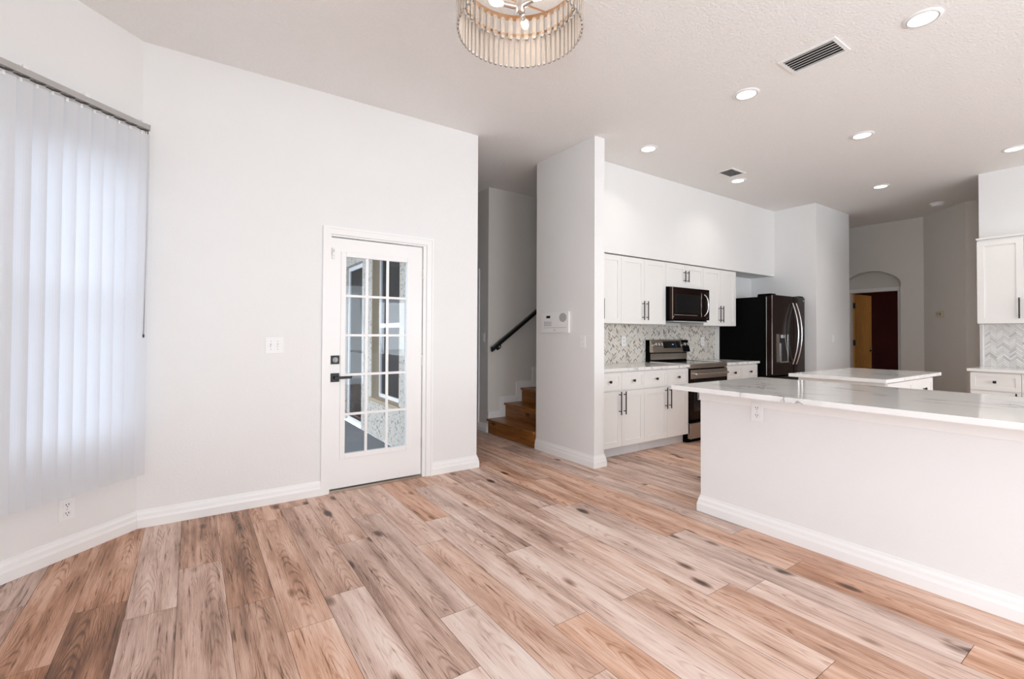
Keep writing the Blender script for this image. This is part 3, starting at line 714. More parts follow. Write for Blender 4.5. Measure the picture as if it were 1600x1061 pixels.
for lab, x, y in DL:
    if d0 is None: d0 = downlight('white round recessed ' + lab, x, y)
    else: dup(d0, (x, y, H), label='white round recessed ' + lab)
for i, (lab, x, y) in enumerate(DL):
    l = bpy.data.lights.new('downlight_beam', 'AREA'); l.shape = 'DISK'; l.size = 0.12; l.energy = 3.5; l.color = (1.0, 0.93, 0.85); l.spread = math.radians(120)
    o = bpy.data.objects.new('downlight_beam', l); COL.objects.link(o); o.location = (x, y, H - 0.014)

# ------------------------------------------------------------------ ceiling vents
def vent(label, x, y, lx, ly, slats, along):
    t = thing('ceiling_vent', label, 'vent', (x, y, H))
    bm = bm_new(); f = 0.022
    box(bm, -lx/2, lx/2, -ly/2, -ly/2 + f, -0.008, -0.0005); box(bm, -lx/2, lx/2, ly/2 - f, ly/2, -0.008, -0.0005); box(bm, -lx/2, -lx/2 + f, -ly/2 + f, ly/2 - f, -0.008, -0.0005); box(bm, lx/2 - f, lx/2, -ly/2 + f, ly/2 - f, -0.008, -0.0005)
    obj('frame', bm, M_PLATE, t)
    bx('duct_shade', M_VENTD, t, -lx/2 + f, lx/2 - f, -ly/2 + f, ly/2 - f, -0.0016, -0.0006)  # near-black sheet; the duct's shade behind the louvres is put into its colour
    for i in range(slats):
        bm = bm_new()
        if along == 'y':
            c = -lx/2 + f + (lx - 2*f)*(i + .5)/slats; a0, a1 = -ly/2 + f, ly/2 - f
        else:
            c = -ly/2 + f + (ly - 2*f)*(i + .5)/slats; a0, a1 = -lx/2 + f, lx/2 - f
        prism(bm, [(c - 0.010, -0.0095), (c + 0.006, -0.003), (c + 0.008, -0.004), (c - 0.008, -0.0115)], 'y' if along == 'y' else 'x', a0, a1)
        obj('louvre', bm, M_VENT, t)
vent('large grey slatted ceiling vent over the peninsula', 3.429, 1.451, 0.235, 0.352, 6, 'y')
vent('small slatted ceiling vent by the soffit', 5.12, 3.045, 0.29, 0.20, 6, 'y')

# ------------------------------------------------------------------ chandelier
def chandelier():
    cx, cy = 1.279, 1.832
    t = thing('chandelier', 'round crystal prism chandelier with gold rings hanging from the ceiling', 'chandelier', (cx, cy, H))
    R = 0.288; zb, z1, z2 = 2.700 - H, 2.860 - H, 2.945 - H
    bm = bm_new(); lathe(bm, [(0.065, -0.001), (0.065, -0.018), (0.058, -0.026), (0.012, -0.030)], n=32); obj('ceiling_canopy', bm, M_BRASS, t, smooth=True)
    bm = bm_new(); tube(bm, [(0, 0, -0.028), (0, 0, 2.85 - H)], 0.009, 14); obj('stem', bm, M_BRASS, t, smooth=True)
    bm = bm_new(); lathe(bm, [(0.012, 2.875 - H), (0.024, 2.865 - H), (0.026, 2.820 - H), (0.022, 2.795 - H), (0.014, 2.789 - H), (0.0, 2.789 - H)], n=24); hub = obj('hub', bm, M_CHROME, t, smooth=True)
    for r_, z, h in ((R - 0.012, z1, 0.012), (R - 0.012, z2, 0.028)):
        bm = bm_new(); lathe(bm, [(r_, z), (r_ + 0.005, z), (r_ + 0.005, z + h), (r_, z + h)], n=72, close=True); obj('ring', bm, M_BRASS, t, smooth=True)
    for k in range(3):
        a = 2*PI*k/3 + 0.4
        bm = bm_new(); tube(bm, [(0.02*math.cos(a), 0.02*math.sin(a), 2.855 - H), ((R - .01)*math.cos(a), (R - .01)*math.sin(a), z2 + 0.014)], 0.0045, 8); obj('spoke', bm, M_BRASS, t)
        bm = bm_new(); tube(bm, [((R - .012)*math.cos(a), (R - .012)*math.sin(a), z1), ((R - .012)*math.cos(a), (R - .012)*math.sin(a), z2 + .02)], 0.003, 8); obj('support_rod', bm, M_BRASS, t)
    for k in range(3):
        a = 2*PI*k/3 + yaw - 0.21
        c, s = math.cos(a), math.sin(a); zc = 2.822 - H
        bm = bm_new(); tube(bm, [(0.022*c, 0.022*s, zc), (0.085*c, 0.085*s, zc)], 0.012, 14); soc = obj('lamp_socket', bm, M_CHROME, t, smooth=True)
        bm = bm_new(); tube(bm, [((0.085 + d)*c, (0.085 + d)*s, zc) for d in (0, .012, .028, .042, .056, .066, .070)], [0.008, 0.013, 0.018, 0.0185, 0.015, 0.008, 0.002], 14)
        b = obj('bulb', bm, M_BULB, soc, smooth=True, label='glowing warm candle bulb')
        l = bpy.data.lights.new('candle_bulb_glow', 'POINT'); l.energy = 11.0; l.color = (1.0, 0.84, 0.66); l.shadow_soft_size = 0.024
        o = bpy.data.objects.new('candle_bulb_glow', l); COL.objects.link(o); o.location = (cx + 0.117*c, cy + 0.117*s, H + zc)
    nl, nu = 62, 38
    def rod(r, a, za, zb_, wdt):
        bm = bm_new(); c, s = math.cos(a), math.sin(a)
        # three sided drop with a bevelled tip
        poly = []
        for i in range(6):
            q = 2*PI*i/6; poly.append((wdt*math.cos(q)*0.62, wdt*math.sin(q)))
        rings = []
        for z, k in ((za, .75), (za - 0.008, 1), (zb_ + 0.008, 1), (zb_, .55)):
            rings.append([bm.verts.new(((r + p[0]*k)*c - p[1]*k*s, (r + p[0]*k)*s + p[1]*k*c, z)) for p in poly])
        for A_, B_ in zip(rings, rings[1:]):
            for i in range(6): bm.faces.new((A_[i], A_[(i+1) % 6], B_[(i+1) % 6], B_[i]))
        bm.faces.new(rings[0]); bm.faces.new(rings[-1])
        obj('crystal_prism', bm, M_CRYSTAL, t)
    for k in range(nl): rod(R + 0.008, 2*PI*k/nl, z1 + 0.004, zb, 0.0134)
    for k in range(nu): rod(R - 0.026, 2*PI*k/nu, z2, z1 - 0.030, 0.0140)
chandelier()

# ------------------------------------------------------------------ stairs
def stairs():
    st = thing('staircase', 'oak staircase rising to the right behind the pillar wall', 'stairs', (XS, 4.64, 0))
    rise, run = 0.181, 0.262; y0, y1 = YPB + 0.012, YW - 0.014
    def board(name, x0, x1, z0, z1, vert):
        bm = bm_new(); box(bm, x0, x1, y0, y1, z0, z1, bev=0.004)
        uvl = bm.loops.layers.uv.new('board'); cl = bm.loops.layers.float_color.new('plank')
        c = (random.uniform(.6, 1), random.random(), random.uniform(.42, .56), 1)
        for f in bm.faces:
            for lp in f.loops:
                v = lp.vert.co; lp[uvl].uv = ((v.z if vert else v.x), v.y); lp[cl] = c
        bmesh.ops.transform(bm, matrix=Matrix.Translation((-XS, -4.64, 0)), verts=bm.verts)
        return obj(name, bm, M_STAIR, st)
    for i in range(8):
        x = XS + run*i
        board('riser', x, x + 0.018, rise*i + (0.0005 if i == 0 else 0), rise*(i+1) - 0.026, True)
        board('tread', x - 0.026, x + run + 0.02, rise*(i+1) - 0.026, rise*(i+1), False)
stairs()
# stepped skirting on the stair wall
bm = bm_new(); rise, run = 0.181, 0.262
bw = 0.085
for i in range(1, 8):
    x0_, x1_ = XS + run*(i-1) + (0.002 if i == 1 else 0), XS + run*i; z = rise*i
    box(bm, x0_, x1_ - bw, YW - 0.013, YW - .0005, z + 0.0005, z + bw - .016)
    box(bm, x0_, x1_ - bw, YW - 0.019, YW - .0005, z + bw - .016, z + bw)
    box(bm, x1_ - bw + .016, x1_, YW - 0.013, YW - .0005, z + 0.0005, z + rise + bw - .016)
    box(bm, x1_ - bw, x1_ - bw + .016, YW - 0.019, YW - .0005, z + 0.0005, z + rise + bw)
    box(bm, x1_ - bw + .016, x1_, YW - 0.019, YW - .0005, z + rise + bw - .016, z + rise + bw)
struct('trim_8', bm, M_TRIM)
t = thing('handrail', 'black wooden handrail sloping up the stair wall', 'handrail', (XS + .03, YW, 1.05))
def hr(p): return (p[0] - XS - .03, p[1] - YW, p[2] - 1.05)
bm = bm_new(); yh = YW - 0.075; sl = (1.587 - 1.062)/(3.865 - 3.131)
xa, xb = XS + 0.012, XS + 2.4
za, zb_ = 1.062, 1.062 + (xb - xa)*sl
for w, h0, h1 in ((0.020, -0.030, 0.010), (0.027, 0.000, 0.024)):
    A_ = [bm.verts.new(hr((xa, yh + s*w, za + h))) for s, h in ((-1, h0), (1, h0), (1, h1), (-1, h1))]; B_ = [bm.verts.new(hr((xb, yh + s*w, zb_ + h))) for s, h in ((-1, h0), (1, h0), (1, h1), (-1, h1))]
    bm.faces.new(A_); bm.faces.new(list(reversed(B_)))
    for i in range(4): bm.faces.new((A_[i], B_[i], B_[(i+1) % 4], A_[(i+1) % 4]))
obj('rail', bm, M_RAILWOOD, t)
for d in (0.13, 1.1, 2.1):
    bm = bm_new(); z = za + d*sl - 0.03
    tube(bm, [hr((xa + d, YW - .001, z - 0.055)), hr((xa + d, YW - 0.045, z - 0.058)), hr((xa + d, yh, z - 0.035)), hr((xa + d, yh, z + .004))], 0.0075, 10)
    lathe(bm, [(0.022, -0.006), (0.022, -0.0008)], hr((xa + d, YW, z - 0.055)), 16, 'y'); obj('bracket', bm, M_BLACK, t)
# hall door beyond the stairs, faces -x
def hall_door():
    d = thing('door_2', None, None, (0, 0, 0), kind='structure')
    x = XS + 0.03
    bm = bm_new(); box(bm, x, x + 0.035, 5.425, 6.185, 0.012, 2.03)
    for (a, b_) in ((5.50, 5.77), (5.85, 6.12)):
        for (c, e) in ((0.2, 0.85), (1.0, 1.62), (1.72, 1.93)): box(bm, x - 0.006, x, a, b_, c, e, bev=0.004)
    obj('door_leaf', bm, M_VINYL, d)
    for z in (1.85, 1.10, 0.2):
        bm = bm_new(); box(bm, x - 0.009, x + .001, 5.418, 5.432, z - 0.045, z + 0.045); obj('hinge', bm, M_BLACK, d)
    bm = bm_new(); box(bm, XS - 0.014, XS - .0005, 5.352, 5.412, 0.0005, 2.115); box(bm, XS - 0.014, XS - .0005, 6.198, 6.258, 0.0005, 2.115); box(bm, XS - 0.014, XS - .0005, 5.412, 6.198, 2.058, 2.115)
    struct('trim_9', bm, M_TRIM)
hall_door()

# ------------------------------------------------------------------ arch doorway, open six panel door
bm = bm_new(); x = ND - 0.014
box(bm, x, ND - .0005, 2.77, 2.832, 0.0005, 2.082); box(bm, x, ND - .0005, 3.545, 3.559, 0.0005, 2.082); box(bm, x, ND - .0005, 2.832, 3.545, 2.020, 2.082); struct('trim_10', bm, M_TRIM)
bm = bm_new(); box(bm, ND, ND + .118, 3.532, 3.5445, 0.0005, 2.018); box(bm, ND, ND + .118, 2.8305, 2.842, 0.0005, 2.018); struct('trim_11', bm, M_TRIM)
def open_door():
    # hinged at the left jamb, swung into the dark room
    d = thing('door_3', None, None, (ND + 0.115, 3.523, 0), -math.radians(2), kind='structure')
    w = 0.70        # local: +x along the leaf from the hinge after rotation, leaf thickness in y
    bm = bm_new(); box(bm, 0, w, -0.0175, 0.0175, 0.012, 2.01)
    leaf = obj('door_leaf', bm, M_DOORTAN, d)
    for (a, b_) in ((0.10, 0.31), (0.39, 0.60)):
        for (c, e) in ((0.22, 0.80), (0.95, 1.55), (1.66, 1.86)):
            bm = bm_new()
            for s in (-1, 1):
                ys = sorted((s*0.0175, s*0.024)); 
                for (p, q, r_, u) in ((a, a + .016, c, e), (b_ - .016, b_, c, e), (a, b_, c, c + .016), (a, b_, e - .016, e)): box(bm, p, q, ys[0], ys[1], r_, u)
                box(bm, a + .04, b_ - .04, ys[0], ys[1] , c + .04, e - .04, bev=0.004)
            obj('panel_moulding', bm, M_DOORTAN, d)
    bm = bm_new()
    for s in (-1, 1): lathe(bm, [(0.026, s*0.018), (0.010, s*0.026), (0.010, s*0.045), (0.026, s*0.055), (0.022, s*0.070), (0.0, s*0.074)], (w - 0.07, 0, 0.98), 16, 'y')
    obj('door_knob', bm, M_BLACK, d, smooth=True)
    for z in (1.80, 1.13, 0.25):
        bm = bm_new(); box(bm, -0.022, -0.001, -0.030, 0.0, z - .05, z + .05); obj('hinge', bm, M_BLACK, d)
open_door()
l = bpy.data.lights.new('back_room_fill', 'POINT'); l.energy = 14; l.color = (1.0, 0.62, 0.32); l.shadow_soft_size = 0.12  # unseen warm fill, added to light the open door and red walls
o = bpy.data.objects.new('back_room_fill', l); COL.objects.link(o); o.location = (11.0, 1.9, 2.1)

# ------------------------------------------------------------------ kitchen cabinets (local: faces -y, x from 0 to w, front of doors at y=0)
def shaker(bm, x0, x1, z0, z1, y=0.0, th=0.020, rail=0.057, rec=0.008):
    """frame and recessed flat panel, front face at y"""
    for (a, b_, c, e) in ((x0, x0 + rail, z0, z1), (x1 - rail, x1, z0, z1), (x0 + rail, x1 - rail, z0, z0 + rail), (x0 + rail, x1 - rail, z1 - rail, z1)):
        box(bm, a, b_, y, y + th, c, e)
    box(bm, x0 + rail, x1 - rail, y + rec, y + th, z0 + rail, z1 - rail)
def pull(parent, x, z, length, y=0.0):
    bm = bm_new(); tube(bm, [(x, y - 0.032, z - length/2), (x, y - 0.032, z + length/2)], 0.0062, 12)
    for s in (-1, 1): tube(bm, [(x, y - 0.0003, z + s*length*0.36), (x, y - 0.032, z + s*length*0.36)], 0.0048, 10)
    return obj('handle', bm, M_BLACK, parent, smooth=True, label='black bar handle')
def knob(parent, x, z, y=0.0):
    bm = bm_new(); tube(bm, [(x, y - 0.0003, z), (x, y - 0.018, z)], 0.006, 10); box(bm, x - 0.013, x + 0.013, y - 0.028, y - 0.017, z - 0.013, z + 0.013, bev=0.002)
    return obj('knob', bm, M_BLACK, parent, label='black square knob')
def front(t, kind, x0, x1, z0, z1, hinge='L', length=0.22, hz=None, rail=0.057):
    g = 0.0016; bm = bm_new(); shaker(bm, x0 + g, x1 - g, z0 + g, z1 - g, rail=rail if kind == 'door' else 0.040)
    d = obj(kind, bm, M_CAB, t)
    if kind == 'door':
        x = x1 - 0.034 if hinge == 'L' else x0 + 0.034
        if hz is not None: pull(d, x, hz, length)
    else: knob(d, (x0 + x1)/2, (z0 + z1)/2)
    return d
def carcass(t, w, d, z0, z1, toe=0.0):
    bm = bm_new(); box(bm, 0.001, w - 0.001, 0.0205, d, z0 + toe, z1)
    o = obj('carcass', bm, M_CAB, t)
    if toe:
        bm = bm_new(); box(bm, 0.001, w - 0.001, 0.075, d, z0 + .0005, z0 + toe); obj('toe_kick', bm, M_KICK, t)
    return o
UY, UD = 3.640, YK - 3.640 - .0005
def upper(label, x0, x1, z0, z1, splits, hl=0.22, hz=None, single=None):
    t = thing('wall_cabinet', label, 'wall cabinet', (x0, UY, 0)); w = x1 - x0
    bm = bm_new(); box(bm, 0.001, w - 0.001, 0.0205, UD, z0, z1); obj('carcass', bm, M_CAB, t)
    xs = [0] + splits + [w]
    for i in range(len(xs)-1):
        hinge = ('L' if i % 2 == 0 else 'R') if single is None else single
        front(t, 'door', xs[i], xs[i+1], z0, z1 - .002, hinge, hl, hz)
    return t
ZU0, ZU1 = 1.380, 2.138
upper('white shaker wall cabinet at the left end, cut off by the pillar', 3.255, 3.937, ZU0, ZU1, [0.35], 0.22, 1.535, None)
upper('white shaker double wall cabinet left of the microwave', 3.937, 4.711, ZU0, ZU1, [0.387], 0.22, 1.535)
upper('short white shaker wall cabinet above the microwave', 4.711, 5.475, 1.842, ZU1, [0.382], 0.14, 1.985)
upper('white shaker double wall cabinet right of the microwave', 5.475, 6.233, ZU0, ZU1, [0.379], 0.22, 1.535)

BY, BD = 3.355, YK - 3.355 - .0005
def base(label, x0, w, dsplits, loc=None, rotz=0.0, depth=BD, hz=0.555, hl=0.235, z1=0.8795, doors=True):
    t = thing('base_cabinet', label, 'base cabinet', loc or (x0, BY, 0), rotz)
    carcass(t, w, depth, 0, z1, 0.105)
    xs = [0] + dsplits + [w]
    for i in range(len(xs)-1):
        front(t, 'drawer', xs[i], xs[i+1], 0.685, 0.868)
        front(t, 'door', xs[i], xs[i+1], 0.108, 0.675, 'L' if i % 2 == 0 else 'R', hl, hz)
    return t
base('white shaker base cabinet with two drawers beside the pillar', 3.285, 0.700, [0.350])
base('white shaker base cabinet with two drawers beside the range', 3.985, 0.765, [0.384])
base('white shaker base cabinet between the range and refrigerator', 5.520, 0.745, [0.372])

def slab(name, label, x0, x1, y0, y1, z0=0.880, z1=0.910):
    bm = bm_new(); box(bm, x0, x1, y0, y1, z0, z1, bev=0.003)
    o = obj(name, bm, M_QUARTZ); c = Vector(((x0+x1)/2, (y0+y1)/2, z0))
    for v in o.data.vertices: v.co -= c
    o.location = c; tag(o, label, 'countertop'); return o
slab('countertop', 'white quartz countertop left of the range', XP + TP + .001, 4.752, 3.332, YK - .0005)
slab('countertop', 'short white quartz countertop between range and refrigerator', 5.518, 6.283, 3.332, YK - .0005)
slab('countertop', 'long veined quartz bar countertop on the peninsula', 2.703, 3.862, -2.25, 2.045)
slab('countertop', 'veined quartz countertop on the small island', 4.470, 5.865, 1.378, 2.110)
slab('countertop', 'white quartz countertop under the right-hand wall cabinets', 6.880, XR - .0005, -0.160, 1.410)
# peninsula cabinets on the kitchen side (face +x)
for i in range(4):
    base('white base cabinet on the kitchen side of the peninsula, %s from its open end' % ('first', 'second', 'third', 'fourth')[i], 0, 0.84, [0.42], loc=(3.83, -1.375 + 0.845*i, 0) if False else (3.80, 1.995 - 0.845*(i+1), 0), rotz=PI/2, depth=0.675)
# island
def island():
    x0, x1, y0, y1 = 4.560, 5.730, 1.408, 2.060
    t = thing('kitchen_island', 'small white kitchen island with drawers and veined quartz top', 'island', (x0, y0, 0)); w = x1 - x0; d = y1 - y0
    carcass(t, w, d, 0, 0.8795, 0.105)
    for a, b_ in ((0.03, 0.625), (0.625, w)):
        front(t, 'drawer', a, b_, 0.685, 0.868)
    for a, b_, h in ((0.03, 0.3275, 'L'), (0.3275, 0.625, 'R'), (0.625, 0.8975, 'L'), (0.8975, w, 'R')):
        front(t, 'door', a, b_, 0.108, 0.675, h, 0.235, 0.555)
    bm = bm_new(); box(bm, -0.012, 0.0, 0.0, d, 0.0005, 0.8795); obj('end_panel', bm, M_CAB, t)
island()
# right wall cabinets (face -x)
def upper_r(label, y1, w, splits):
    t = thing('wall_cabinet', label, 'wall cabinet', (7.20, y1, 0), -PI/2)
    bm = bm_new(); box(bm, 0.001, w - 0.001, 0.0205, XR - 7.20 - .0005, 1.395, 2.325); obj('carcass', bm, M_CAB, t)
    xs = [0] + splits + [w]
    for i in range(len(xs)-1): front(t, 'door', xs[i], xs[i+1], 1.395, 2.310, 'L' if i % 2 == 0 else 'R', 0.22, 1.555)
    bm = bm_new(); box(bm, -0.006, w, -0.012, 0.32 - .0005, 2.3255, 2.342, bev=0.003); obj('crown', bm, M_CAB, t)
upper_r('white shaker wall cabinet on the far right wall beside the hall', 1.384, 0.765, [0.362])
upper_r('white shaker wall cabinet on the right wall, second from the hall', 0.615, 0.765, [0.382])
base('white base cabinet with drawer under the right-hand wall cabinets', 0, 0.765, [0.3825], loc=(6.905, 1.388, 0), rotz=-PI/2, depth=XR - 6.905 - .0005)
base('white base cabinet on the right wall, second from the hall', 0, 0.765, [0.3825], loc=(6.905, 0.621, 0), rotz=-PI/2, depth=XR - 6.905 - .0005)

# ------------------------------------------------------------------ herringbone backsplash
def herringbone(name, label, w, h, xf, base_cols, accents, acc_p, L=0.052, Wd=0.0155, seed=3, rot=PI/4, holes=()):
    """tiles of L x Wd (L = n*Wd) laid herringbone, turned by rot, clipped to w x h; surface in xz plane facing -y"""
    rnd = random.Random(seed); bm = bm_new(); cl = bm.loops.layers.float_color.new('tone')
    n = round(L/Wd); g = 0.0011
    ca, sa = math.cos(rot), math.sin(rot)
    th = 0.004
    def emit(px, pz, lx, lz):
        pts = [(px + g, pz + g), (px + lx - g, pz + g), (px + lx - g, pz + lz - g), (px + g, pz + lz - g)]
        P = [(x*ca - z*sa, x*sa + z*ca) for x, z in pts]
        if max(p[0] for p in P) < 0 or min(p[0] for p in P) > w or max(p[1] for p in P) < 0 or min(p[1] for p in P) > h: return
        # clip polygon to the rectangle
        for ax, lim, sg in ((0, 0, 1), (0, w, -1), (1, 0, 1), (1, h, -1)):
            out = []
            for i in range(len(P)):
                a, b_ = P[i], P[(i+1) % len(P)]; da, db = sg*(a[ax] - lim), sg*(b_[ax] - lim)
                if da >= 0: out.append(a)
                if (da >= 0) != (db >= 0):
                    f = da/(da - db); out.append((a[0] + (b_[0]-a[0])*f, a[1] + (b_[1]-a[1])*f))
            P = out
            if len(P) < 3: return
        c = rnd.choice(accents) if rnd.random() < acc_p else rnd.choice(base_cols)
        k = rnd.uniform(0.93, 1.05); c = (c[0]*k, c[1]*k, c[2]*k, 1)
        vs = [bm.verts.new((p[0], -th, p[1])) for p in P]
        try: f = bm.faces.new(vs)
        except ValueError: return
        for lp in f.loops: lp[cl] = c
    R_ = int((w + h)/Wd) + 4*n
    # herringbone lattice: step vectors (Wd, Wd) and (L, -L)... expressed on the unit grid
    for i in range(-R_, R_):
        for j in range(-R_//n, R_//n + 1):
            x = (i + j*n)*Wd; z = (i - j*n)*Wd
            # quick reject
            X, Z = x*ca - z*sa, x*sa + z*ca
            if X < -3*L or X > w + 3*L or Z < -3*L or Z > h + 3*L: continue
            emit(x, z, n*Wd, Wd); emit(x - Wd + Wd, z + Wd, Wd, n*Wd) if False else emit(x, z + Wd, Wd, n*Wd) if n == 2 else emit(x, z + Wd, Wd, n*Wd)
    # grout bed
    vs = [bm.verts.new(p) for p in ((0, -th + .0012, 0), (w, -th + .0012, 0), (w, -th + .0012, h), (0, -th + .0012, h))]
    f = bm.faces.new(vs); 
    for lp in f.loops: lp[cl] = (0.50, 0.47, 0.43, 1)
    for (a, b_, c, e) in ((0, w, 0, 0), (0, w, h, h)):
        f = bm.faces.new([bm.verts.new(p) for p in ((a, -th + .0012, c), (b_, -th + .0012, c), (b_, 0, c), (a, 0, c))])
        for lp in f.loops: lp[cl] = (0.8, 0.79, 0.76, 1)
    for x in (0, w):
        f = bm.faces.new([bm.verts.new(p) for p in ((x, -th + .0012, 0), (x, 0, 0), (x, 0, h), (x, -th + .0012, h))])
        for lp in f.loops: lp[cl] = (0.8, 0.79, 0.76, 1)
    me = bpy.data.meshes.new(name); bm.to_mesh(me); bm.free(); me.materials.append(M_TILE)
    o = bpy.data.objects.new(name, me); COL.objects.link(o); o.matrix_world = xf; tag(o, label, 'backsplash'); return o
CREAM = [(0.78, 0.735, 0.66), (0.80, 0.76, 0.70), (0.74, 0.69, 0.61), (0.82, 0.79, 0.74)]
ACC = [(0.26, 0.22, 0.20), (0.36, 0.30, 0.25), (0.30, 0.24, 0.19), (0.46, 0.42, 0.38)]
herringbone('tile_backsplash', 'herringbone mosaic backsplash behind the range', 6.283 - XP - TP - .002, 0.469, Matrix.Translation((XP + TP + .001, YK - .0008, 0.9105)), CREAM, ACC, 0.20, L=0.048, Wd=0.012)
WHT = [(0.76, 0.75, 0.73), (0.80, 0.79, 0.77), (0.72, 0.71, 0.69)]; ACC2 = [(0.62, 0.60, 0.57), (0.66, 0.64, 0.62), (0.54, 0.52, 0.50)]
herringbone('tile_backsplash', 'herringbone mosaic backsplash under the right-hand wall cabinets', 1.53, 0.483, Matrix.Translation((XR - .0008, 1.382, 0.9105)) @ Matrix.Rotation(-PI/2, 4, 'Z'), WHT, ACC2, 0.14, L=0.072, Wd=0.018, seed=5)
bm = bm_new(); box(bm, 6.283, 6.299, 3.93, YK - .0005, 0.0005, 1.379); struct('trim_12', bm, M_TRIM)
bm = bm_new(); box(bm, XR - 0.012, XR - .0005, 1.384, 1.402, 0.9105, 1.3945); struct('trim_13', bm, M_TRIM)

# ------------------------------------------------------------------ microwave
def microwave():
    t = thing('microwave', 'dark over-the-range microwave under the short wall cabinet', 'microwave', (4.715, 3.60, 1.425)); w, h = 0.756, 0.412
    bx('case', M_CASE, t, 0, w, -0.010, 0.39, 0, h)
    bm = bm_new(); box(bm, 0.0, w - 0.005, -0.052, -0.0105, 0.018, h - .004, bev=0.006); obj('door', bm, M_BSTEEL, t)
    bx('door_window', M_BGLASS, t, 0.055, 0.555, -0.0545, -0.0515, 0.095, 0.325, bev=0.002)
    bm = bm_new(); pts = []
    for k in range(13):
        s = -1 + 2*k/12; pts.append((0.625 + 0.024*(1 - s*s), -0.062 - 0.040*(1 - s**4), 0.205 + s*0.135))
    tube(bm, pts, 0.0075, 10); obj('handle', bm, M_CHROME, t, smooth=True, label='curved chrome handle')
    bx('control_strip', M_BGLASS, t, 0.672, 0.735, -0.0540, -0.0515, 0.05, 0.375, bev=0.002)
    bx('trim_strip', M_CHROME, t, 0.575, 0.583, -0.0540, -0.0515, 0.055, 0.36)
    bx('lower_trim', M_CHROME, t, 0.03, 0.50, -0.0535, -0.0515, 0.068, 0.076)
    bx('side_trim', M_STEEL, t, 0.0, 0.010, -0.0535, -0.050, 0.02, h - .006)
    bx('vent_grille', M_GREYPL, t, 0.04, 0.716, -0.045, 0.30, -0.012, -0.0005)
    for x in (0.02, 0.70):
        bm = bm_new(); lathe(bm, [(0.009, -0.0535), (0.009, -0.0515)], (x, 0, 0.048), 12, 'y'); obj('badge', bm, M_CHROME, t)
microwave()

# ------------------------------------------------------------------ range
def kitchen_range():
    t = thing('kitchen_range', 'slide-in electric range with steel control panel', 'range', (4.757, 3.345, 0)); w, d = 0.757, YK - 3.345 - 0.010
    bx('body', M_CASE, t, 0, w, 0.03, d, 0.0005, 0.900)
    bx('cooktop', M_BGLASS, t, 0.012, w - 0.012, 0.02, d - 0.075, 0.9005, 0.914, bev=0.003)
    bm = bm_new(); box(bm, 0, 0.0115, -0.012, d - 0.07, 0.9005, 0.919, bev=0.002); box(bm, w - 0.0115, w, -0.012, d - .07, 0.9005, 0.919, bev=0.002); box(bm, 0.012, w - .012, -0.012, 0.0195, 0.9005, 0.919, bev=0.002); obj('cooktop_trim', bm, M_CHROME, t)
    bx('front_strip', M_STEEL, t, 0.0, w, -0.008, 0.0295, 0.862, 0.8985, bev=0.003)
    dr = bx('oven_door', M_BSTEEL, t, 0.004, w - 0.004, -0.012, 0.0295, 0.270, 0.850, bev=0.005)
    bx('oven_window', M_BGLASS, dr, 0.06, w - 0.06, -0.0150, -0.0115, 0.36, 0.72, bev=0.002)
    bx('door_band', M_STEEL, dr, 0.006, w - .006, -0.0165, -0.0115, 0.742, 0.846, bev=0.002)
    bm = bm_new(); tube(bm, [(0.055, -0.056, 0.800), (w - 0.055, -0.056, 0.800)], 0.0125, 14)
    for x in (0.075, w - 0.075): tube(bm, [(x, -0.016, 0.800), (x, -0.056, 0.800)], 0.010, 10)
    obj('handle', bm, M_CHROME, dr, smooth=True, label='steel towel-bar handle')
    bx('storage_drawer', M_STEEL, t, 0.006, w - 0.006, -0.012, 0.0295, 0.045, 0.225, bev=0.004, label='steel storage drawer')
    # back guard
    yb = d - 0.070
    bx('backguard', M_CASE, t, 0, w, yb + 0.006, d, 0.9005, 1.188)
    bx('lower_panel', M_STEEL, t, 0.010, w - 0.004, yb - 0.004, yb + .0055, 0.935, 1.015, bev=0.002)
    def tilt(name, x0, x1, z0, z1, mat, off=0.0, parent=t):
        # panel tilted: lower edge forward
        bm = bm_new()
        def yy(z): return yb - 0.052 + (z - 1.030)*0.26 - off
        poly = [(yy(z0), z0), (yy(z1), z1), (yy(z1) + 0.010 + (0.05 if off == 0 else 0), z1), (yy(z0) + 0.010 + (0.045 if off == 0 else 0), z0)]
        prism(bm, poly, 'x', x0, x1); return obj(name, bm, mat, parent)
    cp = tilt('control_panel', 0.0, w, 1.030, 1.192, M_STEEL)
    tilt('end_panel', w*0.80, w - .004, 1.036, 1.186, M_BGLASS, 0.0032, cp)
    tilt('display', 0.225, 0.575, 1.085, 1.172, M_BGLASS, 0.0035, cp)
    tilt('digits', 0.40, 0.43, 1.126, 1.136, M_LED, 0.0138 - .0100, cp)
    for x in (0.055, 0.110, 0.165, 0.640, 0.705):
        bm = bm_new(); lathe(bm, [(0.024, 0.0), (0.024, -0.008), (0.019, -0.030), (0.0, -0.031)], (0, 0, 0), 18, 'y'); box(bm, -0.004, 0.004, -0.036, -0.029, -0.018, 0.018)
        bmesh.ops.transform(bm, matrix=Matrix.Translation((x, yb - 0.052 + 0.098*0.26 - 0.003, 1.128)) @ Matrix.Rotation(-0.255, 4, 'X'), verts=bm.verts)
        obj('knob', bm, M_CHROME, cp, smooth=True)
    for x in (0.05, w - 0.05):
        bm = bm_new(); lathe(bm, [(0.012, -0.0175), (0.012, -0.0155)], (w - 0.03, 0, 0.765), 12, 'y')
        if x > 0.1: obj('badge', bm, M_CHROME, dr)
        else: bm.free()
kitchen_range()

